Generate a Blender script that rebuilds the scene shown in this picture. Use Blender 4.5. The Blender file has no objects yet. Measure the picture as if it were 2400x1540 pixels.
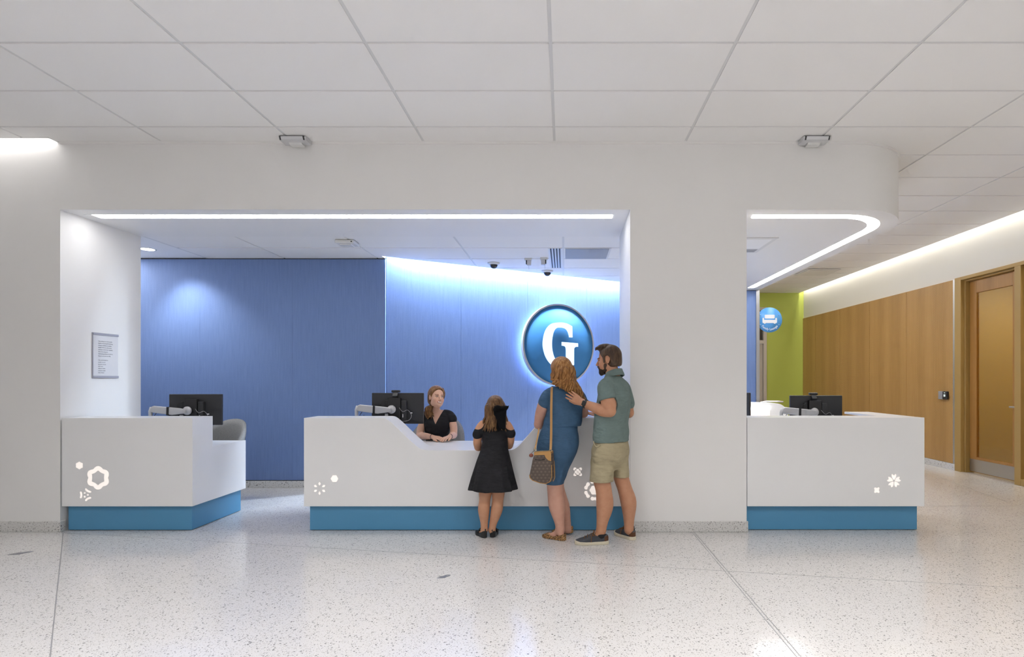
import bpy, bmesh, math, random
import numpy as np
from mathutils import Vector, Matrix

sc = bpy.context.scene
COL = sc.collection

# ------------------------------------------------------------------ camera
EYE = 1.42
F = 1305.0
cam_d = bpy.data.cameras.new('camera')
cam = bpy.data.objects.new('camera', cam_d)
COL.objects.link(cam)
cam.location = (0, 0, EYE)
cam.rotation_euler = (math.pi / 2, 0, 0)
cam_d.sensor_fit = 'HORIZONTAL'
cam_d.sensor_width = 36
cam_d.lens = F / 2400 * 36
cam_d.shift_x = -(1322 - 1200) / 2400
cam_d.shift_y = (890 - 770) / 2400
cam_d.clip_end = 100
sc.camera = cam

# ------------------------------------------------------------------ world, exposure
sc.view_settings.view_transform = 'Standard'
sc.view_settings.look = 'None'
sc.view_settings.gamma = 1
sc.view_settings.use_curve_mapping = False
sc.view_settings.exposure = 0.22
sc.cycles.use_denoising = True
sc.cycles.use_adaptive_sampling = True
sc.cycles.adaptive_threshold = 0.13
sc.cycles.adaptive_min_samples = 8
sc.cycles.max_bounces = 7
sc.cycles.diffuse_bounces = 4
sc.cycles.glossy_bounces = 3
sc.cycles.transparent_max_bounces = 8
sc.cycles.caustics_reflective = False
sc.cycles.caustics_refractive = False
sc.cycles.sample_clamp_indirect = 6.0
w = bpy.data.worlds.new('daylight')
sc.world = w
w.use_nodes = True
w.node_tree.nodes['Background'].inputs[0].default_value = (0.93, 0.97, 1.0, 1)
w.node_tree.nodes['Background'].inputs[1].default_value = 0.42


def area(name, loc, rot, sx, sy, power, color=(1, 1, 1), spread=math.pi):
    l = bpy.data.lights.new(name, 'AREA')
    l.shape = 'RECTANGLE'
    l.size = sx
    l.size_y = sy
    l.energy = power
    l.color = color
    l.spread = spread
    o = bpy.data.objects.new(name, l)
    COL.objects.link(o)
    o.location = loc
    o.rotation_euler = rot
    return o


# rows of recessed ceiling lights of the lobby (the camera stands among them)
for lx in (-3.75, -1.31, 1.13, 3.57):
    for ly in (-6.2, -2.4, 1.25):
        area('lobby_light', (lx, ly, 3.62), (0, 0, 0), 0.3, 2.2, 40, (1.0, 0.99, 0.985), math.radians(125))
# light slots: blue slanted wall, corridor wall, left end of the front wall
UX, UY = math.cos(math.radians(30)), math.sin(math.radians(30))
W0 = (-2.35, 7.36)


def wallpt(s, n, z):
    """point on the slanted wall: s metres along it, n metres in front of it"""
    return (W0[0] + UX * s + UY * n, W0[1] + UY * s - UX * n, z)


area('slanted_wall_cove_light', wallpt(2.07, 0.075, 3.30), (0, 0, math.radians(30)), 4.1, 0.06, 330, (0.72, 0.85, 1.0))
area('reception_fill', (1.75, 7.9, 2.995), (0, 0, 0), 0.55, 1.6, 62, (1.0, 0.985, 0.96), math.radians(100))  # added fill lamp, hidden by the column, brightens the reception room
area('reception_fill', (-5.85, 6.75, 3.0), (0, 0, 0), 0.5, 0.9, 12, (1.0, 0.985, 0.96))  # second added fill, out of view behind the left pier
area('corridor_fill', (4.1, 10.2, 3.60), (0, 0, 0), 0.4, 6.5, 58, (1.0, 0.975, 0.94))  # added fill lamp, unseen past the soffit edge, lifts the dim corridor
area('corridor_cove_light', (6.045, 8.2, 3.87), (0, 0, 0), 0.05, 12.0, 62, (1.0, 0.96, 0.88))
area('front_wall_slot_light', (-6.0, 5.135, 3.88), (0, 0, 0), 2.5, 0.05, 17, (1.0, 0.98, 0.95))

# ------------------------------------------------------------------ materials
MATS = {}


def mat(name, color=(0.8, 0.8, 0.8), rough=0.5, metal=0.0, emit=0.0, ecol=None, spec=0.5, coat=0.0):
    if name in MATS:
        return MATS[name]
    m = bpy.data.materials.new(name)
    m.use_nodes = True
    b = m.node_tree.nodes['Principled BSDF']
    b.inputs['Base Color'].default_value = (*color, 1)
    b.inputs['Roughness'].default_value = rough
    b.inputs['Metallic'].default_value = metal
    b.inputs['Specular IOR Level'].default_value = spec
    b.inputs['Coat Weight'].default_value = coat
    if emit:
        b.inputs['Emission Color'].default_value = (*(ecol or color), 1)
        b.inputs['Emission Strength'].default_value = emit
    MATS[name] = m
    return m


class NT:
    """tiny node helper"""

    def __init__(self, m):
        self.t = m.node_tree
        self.b = m.node_tree.nodes['Principled BSDF']

    def n(self, typ, **kw):
        nd = self.t.nodes.new(typ)
        for k, v in kw.items():
            if k in nd.inputs:
                nd.inputs[k].default_value = v
            else:
                setattr(nd, k, v)
        return nd

    def l(self, a, b):
        self.t.links.new(a, b)

    def coord(self, scale=(1, 1, 1), rot=(0, 0, 0), kind='Object'):
        tc = self.n('ShaderNodeTexCoord')
        mp = self.n('ShaderNodeMapping')
        mp.inputs['Scale'].default_value = scale
        mp.inputs['Rotation'].default_value = rot
        self.l(tc.outputs[kind], mp.inputs['Vector'])
        return mp.outputs[0]

    def ramp(self, fac, stops):
        r = self.n('ShaderNodeValToRGB')
        e = r.color_ramp.elements
        while len(e) < len(stops):
            e.new(0.5)
        for i, (p, c) in enumerate(stops):
            e[i].position = p
            e[i].color = (*c, 1)
        self.l(fac, r.inputs[0])
        return r.outputs[0]

    def mix(self, fac, a, b, mode='MIX'):
        x = self.n('ShaderNodeMix')
        x.data_type = 'RGBA'
        x.blend_type = mode
        for s, v in ((x.inputs[0], fac), (x.inputs[6], a), (x.inputs[7], b)):
            if isinstance(v, (int, float)):
                s.default_value = v
            elif isinstance(v, tuple):
                s.default_value = (*v, 1)
            else:
                self.l(v, s)
        return x.outputs[2]

    def math(self, op, a, b=0.0, clamp=False):
        x = self.n('ShaderNodeMath')
        x.operation = op
        x.use_clamp = clamp
        for s, v in ((x.inputs[0], a), (x.inputs[1], b)):
            if isinstance(v, (int, float)):
                s.default_value = v
            else:
                self.l(v, s)
        return x.outputs[0]

    def noise(self, vec, scale, detail=2, rough=0.5):
        x = self.n('ShaderNodeTexNoise')
        x.inputs['Scale'].default_value = scale
        x.inputs['Detail'].default_value = detail
        x.inputs['Roughness'].default_value = rough
        self.l(vec, x.inputs['Vector'])
        return x.outputs['Fac']

    def bump(self, h, strength=0.2, dist=0.002):
        x = self.n('ShaderNodeBump')
        x.inputs['Strength'].default_value = strength
        x.inputs['Distance'].default_value = dist
        self.l(h, x.inputs['Height'])
        self.l(x.outputs[0], self.b.inputs['Normal'])

    def color(self, c):
        self.l(c, self.b.inputs['Base Color'])


def terrazzo(name, base, d1, d2, scale, rough, dens=0.62):
    m = mat(name, base, rough)
    t = NT(m)
    v = t.coord()
    col = t.ramp(t.noise(v, 1.1, 3), [(0.3, tuple(c * 0.96 for c in base)), (0.7, base)])
    for sc_, dark, th in ((scale, d1, dens), (scale * 1.7, d2, dens - 0.1), (scale * 0.62, d1, dens + 0.16)):
        vo = t.n('ShaderNodeTexVoronoi')
        vo.inputs['Scale'].default_value = sc_
        t.l(v, vo.inputs['Vector'])
        sep = t.n('ShaderNodeSeparateColor')
        t.l(vo.outputs['Color'], sep.inputs[0])
        pick = t.math('GREATER_THAN', sep.outputs[0], th)
        # chip radius differs from cell to cell
        rad = t.math('MULTIPLY', sep.outputs[1], 0.42)
        inside = t.math('LESS_THAN', vo.outputs['Distance'], rad)
        fac = t.math('MULTIPLY', t.math('MULTIPLY', pick, inside), t.math('ADD', t.math('MULTIPLY', sep.outputs[2], 0.6), 0.3))
        col = t.mix(fac, col, dark)
    t.color(col)
    return m


M_FLOOR = terrazzo('terrazzo_floor', (0.655, 0.638, 0.628), (0.17, 0.165, 0.16), (0.24, 0.21, 0.17), 108, 0.14, 0.26)
M_BASE = terrazzo('terrazzo_base', (0.68, 0.67, 0.655), (0.12, 0.115, 0.11), (0.17, 0.16, 0.15), 85, 0.3, 0.40)
M_WALL = mat('white_wall_paint', (0.83, 0.82, 0.81), 0.55)
M_SOFFIT = mat('white_soffit_paint', (0.87, 0.87, 0.87), 0.6)
M_TILE = mat('ceiling_tile', (0.86, 0.85, 0.845), 0.85)
_t = NT(M_TILE)
_t.bump(_t.noise(_t.coord(), 260, 2), 0.12, 0.001)
M_RAIL = mat('ceiling_rail', (0.69, 0.69, 0.695), 0.5)
M_DARK = mat('dark_reveal', (0.03, 0.03, 0.035), 0.6)
M_SOLID = mat('white_solid_surface', (0.84, 0.84, 0.845), 0.28)
M_TEAL = mat('blue_toe_kick', (0.085, 0.285, 0.49), 0.42)
M_GLOW = mat('light_diffuser', (1, 1, 1), 0.5, emit=13, ecol=(1.0, 0.99, 0.97))
M_EMBLEM = mat('backlit_emblem', (0.85, 0.8, 0.75), 0.5, emit=0.5, ecol=(1.0, 0.91, 0.85))
M_GREEN = mat('green_wall_paint', (0.50, 0.575, 0.11), 0.5)
M_CREAM = mat('cream_wall_paint', (0.72, 0.70, 0.64), 0.6)
M_ALU = mat('brushed_aluminium', (0.55, 0.56, 0.58), 0.3, 0.9)
M_STEEL = mat('stainless_steel', (0.50, 0.48, 0.45), 0.32, 0.95)
M_SILVER = mat('silver_paint', (0.62, 0.62, 0.64), 0.35, 0.25)
M_BLACK = mat('black_plastic', (0.018, 0.018, 0.020), 0.42)
M_CHAR = mat('charcoal_plastic', (0.030, 0.031, 0.035), 0.4)
M_GREYP = mat('grey_plastic', (0.30, 0.30, 0.31), 0.45)
M_WHITEP = mat('white_plastic', (0.70, 0.70, 0.70), 0.4)
M_KHAKI = mat('bronze_frame_paint', (0.40, 0.255, 0.08), 0.4)
M_BEIGE = mat('beige_frame_paint', (0.56, 0.51, 0.44), 0.45)

M_BLUE = mat('blue_fabric_panel', (0.06, 0.13, 0.40), 0.62)
_t = NT(M_BLUE)
_v = _t.coord((24, 24, 1.2))
_v2 = _t.coord((150, 150, 40))
_f = _t.noise(_v, 3, 3)
_g = _t.noise(_v2, 2.0, 2)
_c = _t.ramp(_f, [(0.3, (0.135, 0.215, 0.44)), (0.7, (0.175, 0.265, 0.51))])
_t.color(_t.mix(0.35, _c, _t.ramp(_g, [(0.35, (0.125, 0.20, 0.43)), (0.65, (0.18, 0.275, 0.53))])))
_t.bump(_g, 0.18, 0.002)


def wood(name, c1, c2, tex=True, rough=0.32):
    m = mat(name, c1, rough)
    t = NT(m)
    v = t.coord((1, 14, 0.35))
    f = t.noise(v, 6, 5, 0.6)
    v3 = t.coord((1, 1.2, 0.02))
    f3 = t.noise(v3, 2.2, 2)
    col = t.mix(0.5, t.ramp(f, [(0.35, c2), (0.65, c1)]), t.ramp(f3, [(0.35, tuple(0.85 * q for q in c2)), (0.62, c1)]))
    oi = t.n('ShaderNodeObjectInfo')
    col = t.mix(0.8, col, t.ramp(oi.outputs['Random'], [(0.0, (0.80, 0.79, 0.77)), (1.0, (1, 1, 1))]), 'MULTIPLY')
    if tex:
        # small scale-like relief milled into the panel, rows offset by half
        tc = t.n('ShaderNodeTexCoord')
        sx = t.n('ShaderNodeSeparateXYZ')
        t.l(tc.outputs['Object'], sx.inputs[0])
        zz = t.math('MULTIPLY', sx.outputs[2], 1 / 0.021)
        row = t.math('FLOOR', zz)
        odd = t.math('MULTIPLY', t.math('MODULO', row, 2.0), 0.5)
        yy = t.math('ADD', t.math('MULTIPLY', sx.outputs[1], 1 / 0.022), odd)
        fy = t.math('SUBTRACT', t.math('FRACT', yy), 0.5)
        fz = t.math('SUBTRACT', t.math('FRACT', zz), 0.62)
        r2 = t.math('SQRT', t.math('ADD', t.math('MULTIPLY', fy, fy), t.math('MULTIPLY', fz, fz)))
        hole = t.math('SUBTRACT', 1.0, t.math('MULTIPLY', r2, 2.4), clamp=True)
        col = t.mix(t.math('MULTIPLY', hole, 0.62), col, (0.16, 0.065, 0.012))
        t.bump(hole, 0.5, 0.004)
    t.color(col)
    return m


M_WOOD = wood('milled_oak_panel', (0.57, 0.335, 0.12), (0.44, 0.24, 0.07))
M_WOODD = wood('oak_door', (0.50, 0.255, 0.07), (0.38, 0.175, 0.042), False)

M_CHAIR = mat('grey_chair_fabric', (0.22, 0.215, 0.21), 0.85)
_t = NT(M_CHAIR)
_g = _t.noise(_t.coord((70, 70, 420)), 1.0, 3)
_t.color(_t.ramp(_g, [(0.3, (0.215, 0.212, 0.214)), (0.7, (0.31, 0.305, 0.30))]))
_t.bump(_g, 0.25, 0.002)

M_GLASS = bpy.data.materials.new('amber_tinted_glass')
M_GLASS.use_nodes = True
_nt = M_GLASS.node_tree
_nt.nodes.remove(_nt.nodes['Principled BSDF'])
_tr = _nt.nodes.new('ShaderNodeBsdfTransparent')
_tr.inputs[0].default_value = (0.84, 0.73, 0.44, 1)
_gl = _nt.nodes.new('ShaderNodeBsdfGlossy')
_gl.inputs['Roughness'].default_value = 0.03
_mx = _nt.nodes.new('ShaderNodeMixShader')
_mx.inputs[0].default_value = 0.09
_nt.links.new(_tr.outputs[0], _mx.inputs[1])
_nt.links.new(_gl.outputs[0], _mx.inputs[2])
_nt.links.new(_mx.outputs[0], _nt.nodes['Material Output'].inputs[0])


# ------------------------------------------------------------------ mesh helpers
class MB:
    """collects shapes and links them as ONE mesh object"""

    def __init__(self):
        self.v = []
        self.f = []
        self.sm = []

    def add(self, vs, fs, smooth=False):
        o = len(self.v)
        self.v += [tuple(map(float, p)) for p in vs]
        self.f += [tuple(i + o for i in f) for f in fs]
        self.sm += [smooth] * len(fs)
        return self

    def box(self, lo, hi):
        x0, y0, z0 = lo
        x1, y1, z1 = hi
        vs = [(x0, y0, z0), (x1, y0, z0), (x1, y1, z0), (x0, y1, z0), (x0, y0, z1), (x1, y0, z1), (x1, y1, z1), (x0, y1, z1)]
        return self.add(vs, [(0, 3, 2, 1), (4, 5, 6, 7), (0, 1, 5, 4), (1, 2, 6, 5), (2, 3, 7, 6), (3, 0, 4, 7)])

    def cbox(self, c, s, rz=0.0):
        hx, hy, hz = s[0] / 2, s[1] / 2, s[2] / 2
        ca, sa = math.cos(rz), math.sin(rz)
        vs = []
        for z in (-hz, hz):
            for x, y in ((-hx, -hy), (hx, -hy), (hx, hy), (-hx, hy)):
                vs.append((c[0] + x * ca - y * sa, c[1] + x * sa + y * ca, c[2] + z))
        return self.add(vs, [(0, 3, 2, 1), (4, 5, 6, 7), (0, 1, 5, 4), (1, 2, 6, 5), (2, 3, 7, 6), (3, 0, 4, 7)])

    def prism(self, poly, z0, z1, axis='z', smooth=False):
        """poly: ccw 2D outline; extruded along z (or along y for axis='y' with poly in x,z)"""
        n = len(poly)
        if axis == 'z':
            vs = [(x, y, z0) for x, y in poly] + [(x, y, z1) for x, y in poly]
        elif axis == 'y':
            vs = [(x, z0, z) for x, z in poly] + [(x, z1, z) for x, z in poly]
        else:
            vs = [(z0, y, z) for y, z in poly] + [(z1, y, z) for y, z in poly]
        fs = [tuple(range(n))[::-1], tuple(range(n, 2 * n))]
        self.add(vs, fs)
        o = len(self.v) - 2 * n
        for i in range(n):
            j = (i + 1) % n
            self.f.append((o + i, o + j, o + n + j, o + n + i))
            self.sm.append(smooth)
        return self

    def tube(self, pts, r, n=8, caps=True, r2=None, smooth=True, flat=None):
        pts = [Vector(p) for p in pts]
        m = len(pts)
        rs = r if isinstance(r, (list, tuple)) else [r + ((r2 - r) * i / (m - 1) if r2 is not None else 0) for i in range(m)]
        o = len(self.v)
        up = Vector((0, 0, 1))
        nrm = None
        for i, p in enumerate(pts):
            d = (pts[min(i + 1, m - 1)] - pts[max(i - 1, 0)]).normalized()
            if nrm is None:
                a = up if abs(d.dot(up)) < 0.95 else Vector((1, 0, 0))
                nrm = (a - d * a.dot(d)).normalized()
            else:
                nrm = (nrm - d * nrm.dot(d))
                nrm = nrm.normalized() if nrm.length > 1e-6 else d.orthogonal().normalized()
            b = d.cross(nrm)
            for k in range(n):
                a = 2 * math.pi * k / n
                fl = flat if flat else 1.0
                q = p + nrm * (math.cos(a) * rs[i] * fl) + b * (math.sin(a) * rs[i])
                self.v.append(tuple(q))
        for i in range(m - 1):
            for k in range(n):
                k2 = (k + 1) % n
                self.f.append((o + i * n + k, o + i * n + k2, o + (i + 1) * n + k2, o + (i + 1) * n + k))
                self.sm.append(smooth)
        if caps:
            self.f.append(tuple(o + k for k in range(n))[::-1])
            self.f.append(tuple(o + (m - 1) * n + k for k in range(n)))
            self.sm += [False, False]
        return self

    def lathe(self, c, prof, n=24, axis=(0, 0, 1), smooth=True, arc=2 * math.pi):
        """prof: (radius, height along axis) pairs"""
        ax = Vector(axis).normalized()
        e1 = ax.orthogonal().normalized()
        e2 = ax.cross(e1)
        c = Vector(c)
        o = len(self.v)
        for r, h in prof:
            for k in range(n):
                a = arc * k / n
                self.v.append(tuple(c + ax * h + e1 * (r * math.cos(a)) + e2 * (r * math.sin(a))))
        m = len(prof)
        for i in range(m - 1):
            for k in range(n):
                k2 = (k + 1) % n
                self.f.append((o + i * n + k, o + i * n + k2, o + (i + 1) * n + k2, o + (i + 1) * n + k))
                self.sm.append(smooth)
        self.f.append(tuple(o + k for k in range(n))[::-1])
        self.f.append(tuple(o + (m - 1) * n + k for k in range(n)))
        self.sm += [False, False]
        return self

    def mesh(self, name, shift=(0, 0, 0)):
        me = bpy.data.meshes.new(name)
        me.from_pydata([(x - shift[0], y - shift[1], z - shift[2]) for x, y, z in self.v], [], self.f)
        me.polygons.foreach_set('use_smooth', self.sm)
        me.update()
        return me

    def build(self, name, material, parent=None, bevel=0.0, seg=2, fix=True):
        sh = tuple(world_loc(parent)) if parent else (0, 0, 0)
        me = self.mesh(name, sh)
        if fix:
            bm = bmesh.new()
            bm.from_mesh(me)
            bmesh.ops.recalc_face_normals(bm, faces=bm.faces)
            bm.to_mesh(me)
            bm.free()
        o = link(name, me, material, parent)
        if bevel:
            b = o.modifiers.new('bevel', 'BEVEL')
            b.width = bevel
            b.segments = seg
            b.limit_method = 'ANGLE'
            b.angle_limit = math.radians(40)
        return o


def world_loc(o):
    p = Vector((0, 0, 0))
    while o is not None:
        p += o.location
        o = o.parent
    return p


def link(name, me, material=None, parent=None):
    o = bpy.data.objects.new(name, me)
    COL.objects.link(o)
    if material is not None and not me.materials:
        me.materials.append(material)
    if parent:
        o.parent = parent
    return o


def tag(o, label=None, cat=None, group=None, kind=None):
    if label:
        o['label'] = label
    if cat:
        o['category'] = cat
    if group:
        o['group'] = group
    if kind:
        o['kind'] = kind
    return o


def thing(name, loc, label, cat, group=None):
    o = bpy.data.objects.new(name, None)
    COL.objects.link(o)
    o.location = loc
    o.empty_display_size = 0.1
    return tag(o, label, cat, group)


def struct(o, label, cat):
    return tag(o, label, cat, kind='structure')


def shape2d(loops, depth):
    """filled 2D outlines (with holes) extruded; returns verts (n,3) and faces"""
    cu = bpy.data.curves.new('tmp', 'CURVE')
    cu.dimensions = '2D'
    cu.fill_mode = 'BOTH'
    cu.extrude = depth / 2
    for lp in loops:
        s = cu.splines.new('POLY')
        s.points.add(len(lp) - 1)
        for p, q in zip(s.points, lp):
            p.co = (q[0], q[1], 0, 1)
        s.use_cyclic_u = True
    return curve_mesh(cu)


def text2d(body, size, depth, align='CENTER'):
    cu = bpy.data.curves.new('tmp', 'FONT')
    cu.body = body
    cu.size = size
    cu.extrude = depth / 2
    cu.align_x = align
    cu.resolution_u = 3
    return curve_mesh(cu)


def curve_mesh(cu):
    o = bpy.data.objects.new('tmp', cu)
    COL.objects.link(o)
    dg = bpy.context.evaluated_depsgraph_get()
    me = bpy.data.meshes.new_from_object(o.evaluated_get(dg))
    vs = [tuple(v.co) for v in me.vertices]
    fs = [tuple(p.vertices) for p in me.polygons]
    bpy.data.objects.remove(o)
    bpy.data.curves.remove(cu)
    bpy.data.meshes.remove(me)
    return vs, fs


def catmull(pts, n=6, closed=True):
    out = []
    m = len(pts)
    rng = m if closed else m - 1
    for i in range(rng):
        p0, p1, p2, p3 = (pts[(i + k) % m] if closed else pts[min(max(i + k, 0), m - 1)] for k in (-1, 0, 1, 2))
        for k in range(n):
            t = k / n
            out.append(tuple(0.5 * (2 * b + (c - a) * t + (2 * a - 5 * b + 4 * c - d) * t * t + (-a + 3 * b - 3 * c + d) * t ** 3)
                             for a, b, c, d in zip(p0, p1, p2, p3)))
    if not closed:
        out.append(tuple(pts[-1]))
    return out


def clip(poly, nx, ny, c):
    """keep the part of a polygon where nx*x+ny*y<=c"""
    out = []
    for i in range(len(poly)):
        a, b = poly[i], poly[(i + 1) % len(poly)]
        da, db = nx * a[0] + ny * a[1] - c, nx * b[0] + ny * b[1] - c
        if da <= 0:
            out.append(a)
        if (da < 0 < db) or (db < 0 < da):
            t = da / (da - db)
            out.append((a[0] + t * (b[0] - a[0]), a[1] + t * (b[1] - a[1])))
    return out


def arc(cx, cy, r, a0, a1, n=12):
    return [(cx + r * math.cos(math.radians(a0 + (a1 - a0) * i / n)), cy + r * math.sin(math.radians(a0 + (a1 - a0) * i / n))) for i in range(n + 1)]

# ================================================================== the setting
YF, YB, ZS, ZC = 5.2, 6.19, 3.01, 3.645
XW = 6.13            # corridor wall

floor = MB().box((-8.6, -9.2, -0.12), (6.6, 14.6, 0.0)).build('floor', M_FLOOR)
struct(floor, 'polished white terrazzo floor with grey chips', 'floor')


M_JOINT = mat('zinc_divider', (0.33, 0.33, 0.34), 0.4, 0.2)


def strip(p, q, w, name, h=0.0008, m=M_JOINT):
    d = Vector((q[0] - p[0], q[1] - p[1], 0)).normalized()
    n = Vector((-d.y, d.x, 0)) * (w / 2)
    poly = [(p[0] - n.x, p[1] - n.y), (q[0] - n.x, q[1] - n.y), (q[0] + n.x, q[1] + n.y), (p[0] + n.x, p[1] + n.y)]
    return MB().prism(poly, -0.01, h).build(name, m, floor)


strip((-4.65, 5.17), (-2.1, 2.24), 0.0065, 'divider_strip')
strip((1.192, 5.19), (1.192, 0.5), 0.006, 'divider_strip')
strip((1.214, 5.19), (1.214, 0.5), 0.006, 'divider_strip')
strip((-4.69, 5.17), (6.1, 3.27), 0.004, 'divider_strip')
strip((3.5, 6.26), (6.1, 6.26), 0.005, 'divider_strip')
strip((5.62, 8.9), (5.1, 6.26), 0.005, 'divider_strip')

# front wall: pier, column and the deep header that turns the corner in a curve
mb = MB()
mb.box((-8.6, YF, 0), (-4.706, YB, ZS))
mb.box((0.618, YF, 0), (1.705, YB, ZS))
head_front = [(-8.6, YF)] + arc(2.70, YF + 0.75, 0.75, -90, 0, 64)
head_poly = head_front + [(3.45, 9.95), (1.2, 9.95), (1.2, YB), (-8.6, YB)]
mb.prism(head_poly, ZS, 3.95, smooth=False)
wall_front = mb.build('wall_front', M_WALL)
struct(wall_front, 'white front wall with deep header, pier and wide column around the reception openings', 'wall')
path = [(-4.70, YF)] + arc(2.70, YF + 0.75, 0.75, -90, 0, 64) + [(3.45, 9.9)]
outer = [(-4.70, YF - 0.016)] + arc(2.70, YF + 0.75, 0.766, -90, 0, 64) + [(3.466, 9.9)]
trim = MB().prism(outer + path[::-1], 3.618, 3.655).build('trim_1', M_WALL)
struct(trim, 'thin white angle trim along the top of the curved header', 'trim')

bb = MB().box((0.606, YF - 0.012, 0), (1.717, YF, 0.10)).build('baseboard_column', M_BASE, None, 0.004)
struct(bb, 'speckled terrazzo baseboard of the wide column', 'baseboard')
bb = MB().box((-8.6, YF - 0.012, 0), (-4.694, YF + 0.05, 0.10)).build('baseboard_left', M_BASE, None, 0.004)
struct(bb, 'speckled terrazzo baseboard of the left pier', 'baseboard')

# ---- main ceiling: slab, tiles and rails
mb = MB()
mb.box((-8.7, -9.2, 3.95), (6.7, 14.7, 4.05))
mb.box((-8.7, -9.2, ZC), (6.01, 2.446, ZC + 0.03))
mb.box((-8.7, 2.446, ZC), (-6.19, 5.11, ZC + 0.03))
ceiling = mb.build('ceiling', M_TILE)
struct(ceiling, 'white suspended ceiling of large tiles over lobby and corridor', 'ceiling')

tile_cache = {}


def ceil_tile(poly, z, parent, thick=0.018):
    cx = sum(p[0] for p in poly) / len(poly)
    cy = sum(p[1] for p in poly) / len(poly)
    key = (len(poly), round(max(p[0] for p in poly) - min(p[0] for p in poly), 3), round(max(p[1] for p in poly) - min(p[1] for p in poly), 3))
    me = tile_cache.get(key) if len(poly) == 4 else None
    if me is None:
        me = MB().prism([(x - cx, y - cy) for x, y in poly], 0, thick).mesh('ceiling_tile')
        bm = bmesh.new()
        bm.from_mesh(me)
        bmesh.ops.recalc_face_normals(bm, faces=bm.faces)
        bm.to_mesh(me)
        bm.free()
        if len(poly) == 4:
            tile_cache[key] = me
    o = link('ceiling_tile', me, M_TILE, parent)
    o.location = (cx, cy, z)
    return o


def rail(x0, y0, x1, y1, z, parent, h=0.012):
    return MB().box((x0, y0, z), (x1, y1, z + h)).build('ceiling_rail', M_RAIL, parent)


GX = [-0.09 + 1.22 * k for k in range(-5, 6)]
GY = [3.666 + 0.61 * k for k in range(-2, 18)]
g = 0.012
for i in range(len(GX) - 1):
    for j in range(len(GY)):
        x0, x1, y0 = GX[i] + g, GX[i + 1] - g, GY[j] + g
        y1 = GY[j] + 0.61 - g
        if y0 > YF and x1 < 3.4:
            continue
        if y0 > 14.2:
            continue
        y1 = min(y1, 14.24)
        if y0 < YF < y1 and x1 < 2.3:
            y1 = 5.11 if x1 < -4.72 else YF - 0.016
        if y1 - y0 < 0.03:
            continue
        if GX[i] < -4.72 < GX[i + 1] and y1 > 5.12:
            ceil_tile([(x0, y0), (-4.72, y0), (-4.72, 5.11), (x0, 5.11)], ZC - 0.006, ceiling)
            ceil_tile([(-4.72, y0), (x1, y0), (x1, y1), (-4.72, y1)], ZC - 0.006, ceiling)
            continue
        ceil_tile([(x0, y0), (x1, y0), (x1, y1), (x0, y1)], ZC - 0.006, ceiling)
for x in GX:
    rail(x - 0.012, 2.44, x + 0.012, 14.24 if x > 3.4 else (5.11 if x < -4.72 else YF - 0.004), ZC, ceiling)
for y in GY:
    rail(GX[0] if y < YF else 3.0, y - 0.012, GX[-1], y + 0.012, ZC + 0.001, ceiling)
tr = MB().box((5.998, 2.44, ZC - 0.008), (6.012, 14.24, 3.80)).build('trim_2', M_RAIL)
struct(tr, 'white edge trim of the light slot above the corridor wall', 'trim')
tr = MB().box((-8.6, 5.10, ZC - 0.008), (-4.72, 5.112, 3.80)).box((-4.732, 5.10, ZC - 0.008), (-4.72, YF, 3.80)).build('trim_3', M_RAIL)
struct(tr, 'white edge trim of the light slot at the left end of the front wall', 'trim')

# ---- corridor wall with milled oak panels
mb = MB()
mb.box((XW, 8.70, 0), (6.4, 14.4, 3.95))
mb.box((XW, -9.2, 0), (6.4, 5.0, 3.95))
mb.box((XW, 5.0, 3.0), (6.4, 8.70, 3.95))
wall_right = mb.build('wall_right', M_CREAM)
struct(wall_right, 'cream corridor wall above oak panels, washed from the ceiling slot', 'wall')
yy = 8.745
pz0, pz1 = 0.105, 2.985
while yy < 14.2:
    y1 = min(yy + 1.196, 14.245)
    o = MB().box((XW - 0.02, 0.002, pz0), (XW - 0.0005, y1 - yy - 0.002, pz1)).build('oak_panel', M_WOOD, wall_right)
    o.location = (0, yy, 0)
    yy += 1.2
MB().box((XW - 0.024, 8.702, 0.1), (XW - 0.0005, 8.743, 2.985)).build('corner_trim', M_ALU, wall_right)
bb = MB().box((XW - 0.026, 8.705, 0), (XW, 14.24, 0.10)).build('baseboard_right', M_BASE, None, 0.004)
struct(bb, 'speckled baseboard below the oak panels of the corridor', 'baseboard')

# ---- far green wall with a door, and the blank wall opposite the oak panels
mb = MB()
mb.box((5.18, 14.25, 0), (6.4, 14.45, 3.95))
mb.box((3.3, 14.25, 3.27), (5.18, 14.45, 3.95))
mb.box((3.3, 14.25, 0), (4.05, 14.45, 3.27))
wall_far = mb.build('wall_far', M_GREEN)
struct(wall_far, 'lime green wall at the end of the corridor', 'wall')
wl = MB().box((3.30, 9.95, 0), (3.45, 14.3, 3.95)).build('wall_corridor', M_WALL)
struct(wl, 'white corridor wall opposite the oak panels', 'wall')

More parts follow.
